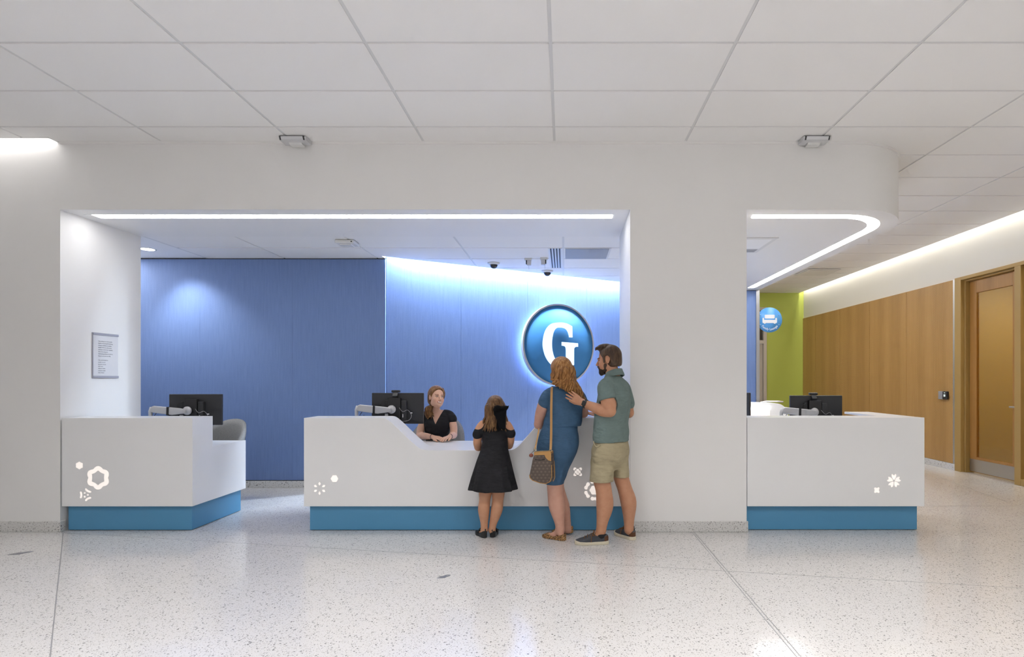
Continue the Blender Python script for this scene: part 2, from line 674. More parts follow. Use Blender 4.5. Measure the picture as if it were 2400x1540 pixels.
d2 = thing('door_2', (4.6, 14.25, 0), 'beige far door with transom window beside the lime green wall', 'door')
d2['kind'] = 'structure'
MB().box((5.10, 14.22, 0), (5.18, 14.40, 3.27)).build('door_jamb', M_BEIGE, d2, 0.004)
MB().box((4.05, 14.22, 0), (4.13, 14.40, 3.27)).build('door_jamb', M_BEIGE, d2, 0.004)
MB().box((4.13, 14.22, 3.19), (5.10, 14.40, 3.27)).build('door_head', M_BEIGE, d2, 0.004)
MB().box((4.13, 14.23, 2.34), (5.10, 14.38, 2.43)).build('transom_bar', M_BEIGE, d2, 0.004)
MB().box((4.13, 14.30, 2.43), (5.10, 14.31, 3.19)).build('transom_pane', mat('smoked_glass', (0.05, 0.045, 0.04), 0.08), d2)
lf = MB().box((4.14, 14.28, 0.01), (5.09, 14.33, 2.33)).build('door_leaf', mat('beige_door', (0.50, 0.45, 0.38), 0.45), d2, 0.004)
MB().box((4.72, 14.20, 2.18), (5.0, 14.275, 2.27)).build('door_closer', M_BEIGE, lf, 0.008)
MB().box((4.90, 14.275, 0.3), (4.93, 14.282, 2.1)).build('door_stile_line', M_DARK, lf)

# ---- glazed oak door in the corridor wall
d1 = thing('door_1', (6.13, 8.1, 0), 'tall oak door with amber glass and steel kick plate in bronze frame', 'door')
d1['kind'] = 'structure'
FX0, FX1 = XW - 0.03, XW + 0.16
MB().box((FX0, 8.565, 0), (FX1, 8.70, 3.0)).box((FX0 + 0.055, 8.535, 0), (FX1, 8.565, 2.955)).build('door_jamb', M_KHAKI, d1, 0.004)
MB().box((FX0, 7.44, 0), (FX1, 7.545, 2.95)).box((FX0 + 0.055, 7.545, 0), (FX1, 7.575, 2.95)).build('door_jamb', M_KHAKI, d1, 0.004)
MB().box((FX0, 5.0, 2.95), (FX1, 8.565, 3.0)).box((FX0 + 0.055, 5.0, 2.925), (FX1, 8.535, 2.95)).build('door_head', M_KHAKI, d1, 0.004)
MB().box((FX0, 5.0, 0), (FX1, 7.44, 0.09)).build('sidelight_sill', M_KHAKI, d1, 0.004)
MB().box((FX0, 5.0, 0.09), (FX1, 5.1, 2.95)).build('sidelight_post', M_KHAKI, d1, 0.004)
MB().box((XW + 0.05, 5.1, 0.09), (XW + 0.056, 7.44, 2.95)).build('sidelight_pane', M_GLASS, d1)
LX0, LX1 = XW + 0.085, XW + 0.13
y0, y1 = 7.58, 8.53
lf = MB().box((LX0, y1 - 0.135, 0.02), (LX1, y1, 2.92)).box((LX0, y0, 0.02), (LX1, y0 + 0.135, 2.92)) \
    .box((LX0, y0 + 0.135, 2.73), (LX1, y1 - 0.135, 2.92)).box((LX0, y0 + 0.135, 0.02), (LX1, y1 - 0.135, 0.25)).build('door_leaf', M_WOODD, d1, 0.003)
MB().box((LX0 + 0.018, y0 + 0.135, 0.25), (LX0 + 0.026, y1 - 0.135, 2.73)).build('door_pane', M_GLASS, lf)
MB().box((LX0 - 0.004, y0 + 0.005, 0.03), (LX0, y1 - 0.005, 0.215)).build('kick_plate', M_STEEL, lf)
MB().box((LX0 - 0.05, 7.60, 1.03), (LX0 - 0.035, 7.72, 1.055)).box((LX0 - 0.05, 7.60, 1.03), (LX0, 7.625, 1.055)).build('door_handle', M_STEEL, lf, 0.004)
# the room behind the amber glass
mb = MB()
mb.box((8.3, 4.4, 0), (8.4, 9.4, 3.2))
mb.box((6.4, 9.3, 0), (8.4, 9.4, 3.2))
mb.box((6.4, 4.3, 0), (8.4, 4.4, 3.2))
mb.box((6.4, 4.4, 3.1), (8.4, 9.4, 3.2))
wb = mb.build('wall_side_room', mat('tan_room_paint', (0.62, 0.52, 0.34), 0.7))
struct(wb, 'tan wall of the small room behind the amber glass door', 'wall')
fb = MB().box((6.4, 4.3, -0.12), (8.4, 9.4, 0.0)).build('floor_side_room', mat('tan_room_floor', (0.45, 0.38, 0.26), 0.5))
struct(fb, 'tan floor of the small room behind the amber glass door', 'floor')
tr = MB().box((8.26, 4.4, 0.9), (8.3, 9.3, 0.98)).box((8.26, 4.4, 2.45), (8.3, 9.3, 2.52)).build('trim_4', mat('tan_trim', (0.50, 0.42, 0.28), 0.6))
struct(tr, 'horizontal wall rails seen through the amber glass door', 'trim')
area('side_room_light', (7.4, 7.2, 3.08), (0, 0, 0), 0.6, 3.0, 42, (1.0, 0.93, 0.80))

# ---- reception back wall: straight blue panels, slanted blue panels, short right end
mb = MB()
mb.box((-6.3, 7.345, 0), (-2.40, 7.50, 3.95))
wall_back = mb.build('wall_back', M_DARK)
struct(wall_back, 'blue fabric-panelled wall behind the reception desks', 'wall')
xe = [-6.2, -6.01, -4.79, -3.572, -2.35]
for i in range(4):
    MB().box((xe[i] + 0.0006, 7.32, 0.10), (xe[i + 1] - 0.0006, 7.348, 3.005)).build('blue_panel', M_BLUE, wall_back)
MB().box((-6.2, 7.315, 3.005), (-2.35, 7.345, 3.03)).build('top_reveal', M_DARK, wall_back)
bb = MB().box((-6.2, 7.305, 0), (-2.35, 7.345, 0.09)).build('baseboard_back', M_BASE, None, 0.004)
struct(bb, 'speckled baseboard below the blue panels', 'baseboard')


def slant_poly(s0, s1, n0, n1):
    return [wallpt(s0, n1, 0)[:2], wallpt(s1, n1, 0)[:2], wallpt(s1, n0, 0)[:2], wallpt(s0, n0, 0)[:2]]


ws = MB().prism(slant_poly(0, 5.05, -0.12, -0.02), 0, 3.45).build('wall_slanted', M_DARK)
struct(ws, 'slanted blue fabric-panelled wall lit from the ceiling slot', 'wall')
se = [0.0, 1.03, 2.08, 3.13, 4.18, 5.05]
for i in range(5):
    MB().prism(slant_poly(se[i] + 0.001, se[i + 1] - 0.001, -0.02, 0.0), 0.0, 3.44 if i < 4 else 3.01).build('blue_panel', M_BLUE, ws)
mb = MB()
mb.prism(slant_poly(-0.2, 4.3, -0.12, 0.5), 3.44, 3.47)
wc = mb.build('trim_5', M_SOFFIT)
struct(wc, 'white cover of the light slot above the slanted blue wall', 'trim')
lp = MB().prism(slant_poly(0.14, 4.2, 0.135, 0.15), 3.015, 3.16)
lp.box((-2.362, 7.20, 3.015), (-2.35, 7.345, 3.16))
lp = lp.build('trim_6', M_SOFFIT)
struct(lp, 'white lip of the light slot above the slanted blue wall', 'trim')
wr = MB().box((1.9, 9.90, 0), (3.42, 9.97, 3.01)).build('wall_end', M_DARK)
struct(wr, 'blue end of the reception back wall beside the corridor', 'wall')
MB().box((1.95, 9.87, 0.0), (3.40, 9.901, 3.0)).build('blue_panel', M_BLUE, wr)
MB().box((3.40, 9.85, 0.0), (3.462, 9.97, 3.005)).build('corner_trim', M_ALU, wr, 0.004)

wl = MB().box((-6.3, YB, 0), (-6.2, 7.4, 3.95)).build('wall_left', M_WALL)
struct(wl, 'white side wall of the reception room', 'wall')

# ---- reception ceiling (lower) with tiles
ZR = 3.02
rc = MB().box((-6.2, YB, ZR), (-4.69, 7.345, ZR + 0.03)).build('ceiling_reception', M_SOFFIT)
struct(rc, 'lower white ceiling of the reception room with tiles', 'ceiling')
RX = [-4.69, -3.67, -2.45, -1.23, -0.01, 1.21]
RY = [YB, 6.735, 7.345, 7.955, 8.565, 9.175]
cc = -(0.15 + UY * W0[0] - UX * W0[1])
for i in range(5):
    for j in range(5):
        x0, x1, y0, y1 = RX[i] + g, RX[i + 1] - g, RY[j] + g, RY[j + 1] - g
        if j == 0:
            y0 = YB
        if i == 0:
            x0 = RX[0] + 0.02
        poly = [(x0, y0), (x1, y0), (x1, y1), (x0, y1)]
        if x1 < -2.40:
            if y0 > 7.3:
                continue
            poly = [(x0, y0), (x1, y0), (x1, 7.318), (x0, 7.318)] if y1 > 7.2 else poly
            ceil_tile(poly, ZR - 0.005, rc)
            continue
        if x0 < -2.35:
            if y1 < 7.4:
                strip_poly = [(x0, y0), (-2.352, y0), (-2.352, min(y1, 7.318)), (x0, min(y1, 7.318))]
                ceil_tile(strip_poly, ZR - 0.005, rc)
            poly = [(-2.352, y0), (x1, y0), (x1, y1), (-2.352, y1)]
        poly = clip(poly, -UY, UX, cc)
        if len(poly) > 2:
            ceil_tile(poly, ZR - 0.005, rc)
for x in RX[1:5]:
    ye = 7.318 if x < -2.40 else 7.36 + (x + 2.35) * UY / UX - 0.15 / UX
    rail(x - 0.012, YB, x + 0.012, ye, ZR, rc)
rail(RX[0] - 0.01, YB, RX[0] + 0.02, 7.32, ZR - 0.004, rc)
for y in RY[1:]:
    xs = -4.69 if y < 7.3 else -2.35 + (y - 7.36 + 0.15 / UX) * UX / UY
    rail(xs, y - 0.012, 1.2, y + 0.012, ZR + 0.001, rc)

# ---- lobby shell behind the camera: side wall and window front
wl = MB().box((-8.7, -9.2, 0), (-8.5, 6.0, 3.95)).build('wall_lobby', M_WALL)
struct(wl, 'white lobby side wall', 'wall')
mb = MB().box((-8.6, -9.25, 0), (6.4, -9.15, 0.5)).box((-8.6, -9.25, 3.3), (6.4, -9.15, 3.95))
for k in range(7):
    x = -8.6 + 2.5 * k
    mb.box((x - 0.05, -9.25, 0.5), (x + 0.05, -9.15, 3.3))
wn = mb.build('window_1', M_ALU)
struct(wn, 'wide lobby window front with metal mullions', 'window')

# ================================================================== ceiling fixtures
lt = thing('linear_light', (-2.04, 5.418, ZS), 'long straight white light strip above the two left desks', 'light', 'soffit light strips')
MB().box((-4.55, 5.362, ZS - 0.003), (0.47, 5.475, ZS + 0.0)).build('diffuser', M_GLOW, lt)
MB().box((-4.62, 5.350, ZS - 0.0015), (0.48, 5.362, ZS)).box((-4.56, 5.475, ZS - 0.0015), (0.48, 5.487, ZS)).build('frame', M_WHITEP, lt)
lt = thing('linear_light', (2.6, 5.418, ZS), 'bent white light strip following the rounded corner above the right desk', 'light', 'soffit light strips')


def bent(r0, r1):
    a = [(1.82, YF + 0.75 - r1)] + arc(2.70, YF + 0.75, r1, -90, 0, 18) + [(2.70 + r1, 9.62)]
    b = [(1.84, YF + 0.75 - r0)] + arc(2.70, YF + 0.75, r0, -90, 0, 18) + [(2.70 + r0, 9.62)]
    return a, b


a, b = bent(0.475, 0.588)
mb = MB()
n = len(a)
vs = [(x, y, z) for z in (ZS - 0.003, ZS) for x, y in a + b]
fs = []
for i in range(n - 1):
    fs.append((i, i + 1, n + i + 1, n + i))
mb.add([v for v in vs if v[2] < ZS - 0.001], fs)
mb.build('diffuser', M_GLOW, lt, fix=False)
a, b = bent(0.462, 0.475)
mb = MB().add([(x, y, ZS - 0.0015) for x, y in a + b], [(i, i + 1, n + i + 1, n + i) for i in range(n - 1)])
a, b = bent(0.588, 0.60)
mb.add([(x, y, ZS - 0.0015) for x, y in a + b], [(i, i + 1, n + i + 1, n + i) for i in range(n - 1)])
mb.build('frame', M_WHITEP, lt, fix=False)

dl = thing('downlight', (-5.10, 6.82, ZR), 'small round glowing downlight in the ceiling beside the left inner wall', 'light')
MB().lathe((-5.10, 6.82, ZR), [(0.075, -0.004), (0.09, -0.004), (0.09, 0.0), (0.075, 0.0)], 28).build('trim_ring', M_WHITEP, dl)
MB().lathe((-5.10, 6.82, ZR - 0.006), [(0.0005, 0), (0.072, 0), (0.072, 0.003), (0.0005, 0.003)], 28).build('lens', mat('downlight_lens', (1, 1, 1), 0.5, emit=14, ecol=(1, 0.98, 0.95)), dl)
sp = bpy.data.lights.new('downlight_beam', 'SPOT')
sp.energy = 62
sp.spot_size = math.radians(95)
sp.spot_blend = 0.9
sp.shadow_soft_size = 0.06
sp.color = (0.93, 0.97, 1.0)
so = bpy.data.objects.new('downlight_beam', sp)
COL.objects.link(so)
so.location = (-5.0, 6.86, 2.99)
so.rotation_euler = (math.radians(16), math.radians(-10), 0)


def ceiling_sensor(x, label):
    """motion sensor bar of an automatic door, fixed to the header under the ceiling"""
    t = thing('motion_sensor', (x, 5.1, 3.58), label, 'sensor', 'sensors under the header edge')
    prof = [(5.184, 3.60), (5.184, 3.638), (5.065, 3.638), (5.047, 3.628), (5.062, 3.602), (5.08, 3.598)]
    MB().prism(prof, x - 0.122, x + 0.122, 'x').build('housing', M_SILVER, t, 0.004)
    MB().prism([(5.043, 3.626), (5.058, 3.600), (5.066, 3.60), (5.052, 3.628)], x - 0.100, x + 0.100, 'x').build('lens_cover', M_ALU, t)
    MB().prism([(5.042, 3.627), (5.057, 3.599), (5.066, 3.60), (5.052, 3.628)], x - 0.112, x - 0.100, 'x').build('end_cap', M_BLACK, t)
    MB().prism([(5.042, 3.627), (5.057, 3.599), (5.066, 3.60), (5.052, 3.628)], x + 0.100, x + 0.112, 'x').build('end_cap', M_BLACK, t)
    MB().prism([(5.184, 3.582), (5.184, 3.599), (5.11, 3.599), (5.13, 3.585)], x - 0.06, x + 0.06, 'x').build('cable_cover', M_WHITEP, t, 0.003)


ceiling_sensor(-2.47, 'silver sensor bar under the ceiling above the gap between the two left desks')
ceiling_sensor(2.30, 'silver sensor bar near the rounded corner of the header')

t = thing('wireless_access_point', (-2.50, 6.42, ZR), 'flat white wireless access point on the reception ceiling', 'access point')
MB().cbox((-2.50, 6.42, ZR - 0.026), (0.22, 0.20, 0.04)).build('housing', M_WHITEP, t, 0.014, 3)
MB().cbox((-2.50, 6.42, ZR - 0.052), (0.13, 0.12, 0.014)).build('mount_plate', M_WHITEP, t, 0.005)
MB().cbox((-2.415, 6.318, ZR - 0.03), (0.016, 0.004, 0.010)).build('status_window', M_BLACK, t)


def dome(x, y, label):
    t = thing('dome_camera', (x, y, ZR), label, 'camera', 'dome cameras on the reception ceiling')
    MB().lathe((x, y, ZR), [(0.085, -0.006), (0.08, -0.022), (0.062, -0.034), (0.055, -0.034)][::1], 28).build('base_ring', M_WHITEP, t)
    MB().lathe((x, y, ZR - 0.032), [(0.054 * math.cos(a), -0.054 * math.sin(a)) for a in [k * math.pi / 16 for k in range(8)]] + [(0.002, -0.054)], 24).build('dome', mat('smoked_dome', (0.02, 0.02, 0.025), 0.05), t)


dome(-0.96, 7.60, 'black dome security camera hanging left of the air slots')
dome(-0.245, 8.15, 'black dome security camera above the round sign')


def mini_cam(x, y, sgn, label):
    t = thing('ceiling_camera', (x, y, ZR), label, 'camera', 'small cameras on the reception ceiling')
    MB().cbox((x, y, ZR - 0.018), (0.10, 0.07, 0.03)).build('mount', M_WHITEP, t, 0.006)
    MB().cbox((x + sgn * 0.012, y, ZR - 0.065), (0.055, 0.06, 0.065)).build('housing', M_SILVER, t, 0.006)
    MB().cbox((x - sgn * 0.022, y - 0.01, ZR - 0.058), (0.014, 0.05, 0.05)).build('lens_face', M_CHAR, t, 0.003)
    MB().tube([(x + 0.01, y - 0.02, ZR - 0.09), (x + 0.012, y - 0.02, ZR - 0.15)], 0.002, 6).build('pull_wire', M_STEEL, t)


mini_cam(-0.472, 7.33, 1, 'small boxy ceiling camera farther from the air slots')
mini_cam(-0.262, 7.30, -1, 'small boxy ceiling camera touching the air slots')

t = thing('slot_diffuser', (-0.12, 7.33, ZR), 'linear air diffuser with four dark slots in the reception ceiling', 'air vent')
MB().box((-0.196, 6.75, ZR - 0.008), (-0.028, 7.93, ZR - 0.004)).build('frame', M_WHITEP, t)
for k in range(4):
    xk = -0.172 + 0.036 * k
    MB().box((xk, 6.76, ZR - 0.0105), (xk + 0.019, 7.92, ZR - 0.008)).build('slot', M_DARK, t)
t = thing('return_grille', (0.28, 7.04, ZR), 'grey perforated return air panel in the reception ceiling', 'air vent')
MB().box((0.012, 6.745, ZR - 0.010), (0.575, 7.335, ZR - 0.005)).build('frame', M_WHITEP, t)
mg = mat('perforated_grey', (0.30, 0.305, 0.32), 0.5)
MB().box((0.018, 6.76, ZR - 0.013), (0.55, 7.32, ZR - 0.010)).build('perforated_plate', mg, t)

t = thing('ceiling_vent', (2.1, 6.75, ZS), 'square white ceiling vent inside the bent light strip', 'air vent')
MB().box((1.55, 6.22, ZS - 0.008), (2.40, 6.95, ZS)).build('frame', M_WHITEP, t, 0.003)
MB().box((1.55, 6.27, ZS - 0.011), (2.35, 6.72, ZS - 0.008)).build('vent_plate', M_SOFFIT, t, 0.002)
MB().box((1.55, 6.76, ZS - 0.010), (2.35, 6.90, ZS - 0.008)).build('vent_slot', M_GREYP, t)
t = thing('ceiling_vent', (5.2, 11.4, ZC), 'flat square air panel in the far corridor ceiling', 'air vent')
MB().box((4.86, 11.10, ZC - 0.03), (5.52, 11.75, ZC - 0.012)).build('frame', M_RAIL, t, 0.003)
MB().box((4.90, 11.14, ZC - 0.036), (5.48, 11.71, ZC - 0.03)).build('vent_plate', mat('vent_grey', (0.78, 0.775, 0.76), 0.6), t, 0.003)

# ================================================================== reception desks
def hexstar(r, r2, n=6, a0=90):
    return [((r if i % 2 == 0 else r2) * math.cos(math.radians(a0 + 180 / n * i)), (r if i % 2 == 0 else r2) * math.sin(math.radians(a0 + 180 / n * i))) for i in range(2 * n)]


def rotp(pts, a, dx=0, dy=0):
    c, s = math.cos(math.radians(a)), math.sin(math.radians(a))
    return [(x * c - y * s + dx, x * s + y * c + dy) for x, y in pts]


def ell(rx, ry, n=14):
    return [(rx * math.cos(2 * math.pi * k / n), ry * math.sin(2 * math.pi * k / n)) for k in range(n)]


def emblem(parent, x, z, loops_list, yf=YF):
    """flat backlit flower let into the desk front, a hair proud of it"""
    o = None
    for loops in loops_list:
        vs, fs = shape2d(loops, 0.002)
        mb = MB().add([(x + u, yf - 0.0005 + w * 0.5, z + v) for u, v, w in vs], fs)
        if o is None:
            o = mb.build('flower_emblem', M_EMBLEM, parent)
        else:
            mb.build('petal', M_EMBLEM, o)
    return o


PXM = YF / F


def ez(px, py):
    return (px - 1322) * PXM, EYE - (py - 890) * PXM


ZT, ZB, ZL = 1.062, 0.2366, 0.7605     # transaction top, underside of the white body, work surface
TH = 0.03


def desk_inner(t, x0, x1, y0, y1):
    MB().box((x0, y0, ZL - 0.03), (x1, y1, ZL)).build('work_surface', M_SOLID, t, 0.003)


# left desk: tall front, low return with a stepped side panel
dk = thing('reception_desk', (-4.1, 5.6, 0), 'left white reception desk with stepped open side beside the pier', 'desk', 'reception desks')
xl, xr = -4.69, -3.47
prof = [(YF, ZB), (6.07, ZB), (6.07, ZL), (5.50, ZL), (5.50, ZT), (YF, ZT)]
MB().prism([(max(y_, YF + 0.0301), z_) for y_, z_ in prof], xr - 0.03, xr, 'x').build('side_panel', M_SOLID, dk, 0.0015)
MB().box((xl, YF, ZB), (xr, YF + 0.03, ZT)).build('front_panel', M_SOLID, dk, 0.0015)
MB().box((xl, YF + 0.0301, ZT - 0.012), (xr - 0.0301, 5.50, ZT)).build('transaction_ledge', M_SOLID, dk)
MB().box((xl, 5.47, ZL), (xr - 0.031, 5.50, ZT - 0.0125)).build('back_panel', M_SOLID, dk)
desk_inner(dk, xl, xr - 0.031, 5.51, 6.05)
MB().box((xl + 0.02, YF + 0.045, 0.004), (xr - 0.035, 6.04, ZB - 0.0005)).build('toe_kick', M_TEAL, dk, 0.004)
x, z = ez(186, 1091)
emblem(dk, x, z, [[catmull(hexstar(0.036, 0.029), 3)]])
x, z = ez(230, 1120)
ring_o = []
for k in range(72):
    a_ = math.radians(5 * k)
    ring_o.append(((0.089 + 0.020 * abs(math.cos(3 * (a_ - math.pi / 2))) ** 1.0) * math.cos(a_), (0.089 + 0.020 * abs(math.cos(3 * (a_ - math.pi / 2)))) * math.sin(a_)))
ring_i = []
for k in range(12):
    rr = 0.070 if k % 2 == 0 else 0.0555
    ring_i.append((rr * math.cos(math.radians(90 + 30 * k)), rr * math.sin(math.radians(90 + 30 * k))))
emblem(dk, x, z, [[ring_o, ring_i]])
x, z = ez(201, 1160)
petal = catmull([(-0.040, 0.030), (-0.026, 0.027), (-0.020, 0.0), (-0.026, -0.027), (-0.040, -0.030), (-0.041, -0.018), (-0.036, 0.0), (-0.041, 0.018)], 3)
emblem(dk, x, z, [[rotp([(px_ - 0.012, py_) for px_, py_ in petal], a_)] for a_ in (0, 120, 240)] + [[rotp(ell(0.008, 0.008), 0, 0.020 * math.cos(math.radians(a_)), 0.020 * math.sin(math.radians(a_)))] for a_ in (0, 120, 240)])

# middle desk: wave-shaped front, low in the middle
dk = thing('reception_desk', (-0.9, 5.6, 0), 'middle white reception desk with a low dip where the girl leans', 'desk', 'reception desks')
mid = catmull([(-1.73, ZT), (-1.665, ZT - 0.006), (-1.602, ZT - 0.052), (-1.50, ZT - 0.15), (-1.395, ZL + 0.055), (-1.335, ZL + 0.012), (-1.26, ZL)], 5, False)
mid2 = catmull([(-0.53, ZL), (-0.47, ZL + 0.010), (-0.415, ZL + 0.050), (-0.325, ZL + 0.15), (-0.235, ZT - 0.045), (-0.185, ZT - 0.008), (-0.13, ZT)], 5, False)
topline = [(-2.43, ZT)] + mid + mid2 + [(0.6165, ZT)]
bot = [(0.6165, ZB), (-2.43, ZB)]
MB().prism((topline + bot)[::-1], YF, YF + 0.03, 'y').build('front_panel', M_SOLID, dk, 0.002)
# ledge following the wave, 30 cm deep
mb = MB()
nn = len(topline)
vs = []
for (x, z) in topline:
    vs += [(x, YF + 0.0305, z), (x, 5.50, z), (x, 5.50, z - 0.03), (x, YF + 0.0305, z - 0.03)]
fs = []
for i in range(nn - 1):
    for k in range(4):
        k2 = (k + 1) % 4
        fs.append((4 * i + k, 4 * i + k2, 4 * i + 4 + k2, 4 * i + 4 + k))
fs += [(0, 1, 2, 3), (4 * nn - 4, 4 * nn - 3, 4 * nn - 2, 4 * nn - 1)]
mb.add(vs, fs, False)
mb.build('transaction_ledge', M_SOLID, dk)
desk_inner(dk, -2.39, 0.60, 5.501, 6.02)
MB().box((-2.43, YF + 0.031, ZB), (-2.40, 6.02, ZL - 0.031)).build('side_panel', M_SOLID, dk, 0.002)
MB().box((-2.395, YF + 0.045, 0.004), (0.60, 6.0, ZB - 0.0005)).build('toe_kick', M_TEAL, dk, 0.004)
x, z = ez(749, 1145)
dia = [(0, 0.060), (0.011, 0.045), (0, 0.028), (-0.011, 0.045)]
emblem(dk, x, z, [[rotp(dia, a_)] for a_ in range(0, 360, 60)])
x, z = ez(784, 1122)
emblem(dk, x, z, [[catmull(hexstar(0.034, 0.029, 6, 0), 3)]])
x, z = ez(1354, 1106)
fan = catmull([(0.0, 0.004), (0.012, 0.016), (0.010, 0.024), (0, 0.027), (-0.010, 0.024), (-0.012, 0.016)], 3)
fan2 = catmull([(0.013, 0.030), (0.013, 0.042), (0.004, 0.050), (-0.004, 0.050), (-0.013, 0.042), (-0.013, 0.030), (0, 0.034)], 3)
emblem(dk, x, z, [[rotp(fan, a_)] for a_ in (0, 90, 180, 270)] + [[rotp(fan2, a_)] for a_ in (45, 135, 225, 315)])
x, z = ez(1393, 1149)
core = []
for k in range(48):
    a_ = 2 * math.pi * k / 48
    rr = 0.042 + 0.003 * math.cos(6 * a_)
    core.append((rr * math.cos(a_), rr * math.sin(a_)))
cres = catmull([(-0.035, 0.074), (-0.031, 0.090), (-0.016, 0.096), (0.0, 0.090), (0.016, 0.096), (0.031, 0.090), (0.035, 0.074), (0.024, 0.062), (0.010, 0.066), (0.0, 0.068), (-0.010, 0.066), (-0.024, 0.062)], 3)
emblem(dk, x, z, [[core]] + [[rotp(cres, a_)] for a_ in range(0, 360, 60)])

# right desk
dk = thing('reception_desk', (2.5, 5.6, 0), 'right white reception desk below the rounded corner of the header', 'desk', 'reception desks')
MB().box((1.712, YF, ZB), (3.367, YF + 0.03, ZT + 0.004)).build('front_panel', M_SOLID, dk, 0.003)
MB().box((1.712, YF + 0.0305, ZT - 0.02), (3.367, 5.50, ZT + 0.0035)).build('transaction_ledge', M_SOLID, dk, 0.003)
MB().box((3.10, 5.501, ZT - 0.02), (3.367, 6.16, ZT + 0.0035)).build('side_ledge', M_SOLID, dk, 0.003)
MB().box((3.337, YF + 0.031, ZB), (3.367, 6.16, ZT - 0.021)).build('side_panel', M_SOLID, dk, 0.003)
desk_inner(dk, 1.75, 3.30, 5.51, 6.15)
MB().box((1.722, YF + 0.06, 0.004), (3.335, 6.12, ZB - 0.0005)).build('toe_kick', M_TEAL, dk, 0.004)
x, z = ez(2095, 1127)
heart = catmull([(0.0, 0.010), (0.014, 0.026), (0.021, 0.046), (0.018, 0.062), (0.009, 0.056), (0.0, 0.049), (-0.009, 0.056), (-0.018, 0.062), (-0.021, 0.046), (-0.014, 0.026)], 3)
emblem(dk, x, z, [[rotp(heart, a_)] for a_ in range(0, 360, 72)])
x, z = ez(2055, 1149)
emblem(dk, x, z, [[catmull([(0.016, 0.0), (0.025, 0.016), (0.016, 0.025), (0.0, 0.018), (-0.016, 0.025), (-0.025, 0.016), (-0.018, 0.0), (-0.025, -0.016), (-0.016, -0.025), (0.0, -0.018), (0.016, -0.025), (0.025, -0.016)], 3)]])

# far counter with a lit niche, seen between column and right monitor
dk = thing('back_counter', (3.05, 8.5, 0), 'small white counter with a glowing niche far behind the right desk', 'counter')
prof2 = [(2.70, 0.0), (3.40, 0.0)] + [(3.40, 0.80)] + arc(3.22, 0.88, 0.18, 0, 80, 8) + [(2.70, 1.07)]
MB().prism(prof2, 8.45, 8.95, 'y').build('counter_body', M_SOLID, dk, 0.003)
MB().box((2.74, 8.44, 0.70), (3.12, 8.449, 0.97)).build('niche', mat('niche_lining', (0.8, 0.72, 0.70), 0.5, emit=0.55, ecol=(1.0, 0.9, 0.88)), dk)
MB().box((2.74, 8.43, 0.972), (3.12, 8.449, 0.98)).build('niche_light', M_GLOW, dk)
MB().tube([(2.98, 8.43, 1.075), (3.1, 8.5, 1.09), (3.3, 8.6, 1.085), (3.42, 8.7, 1.075)], 0.012, 8).build('counter_edge', M_SOLID, dk)

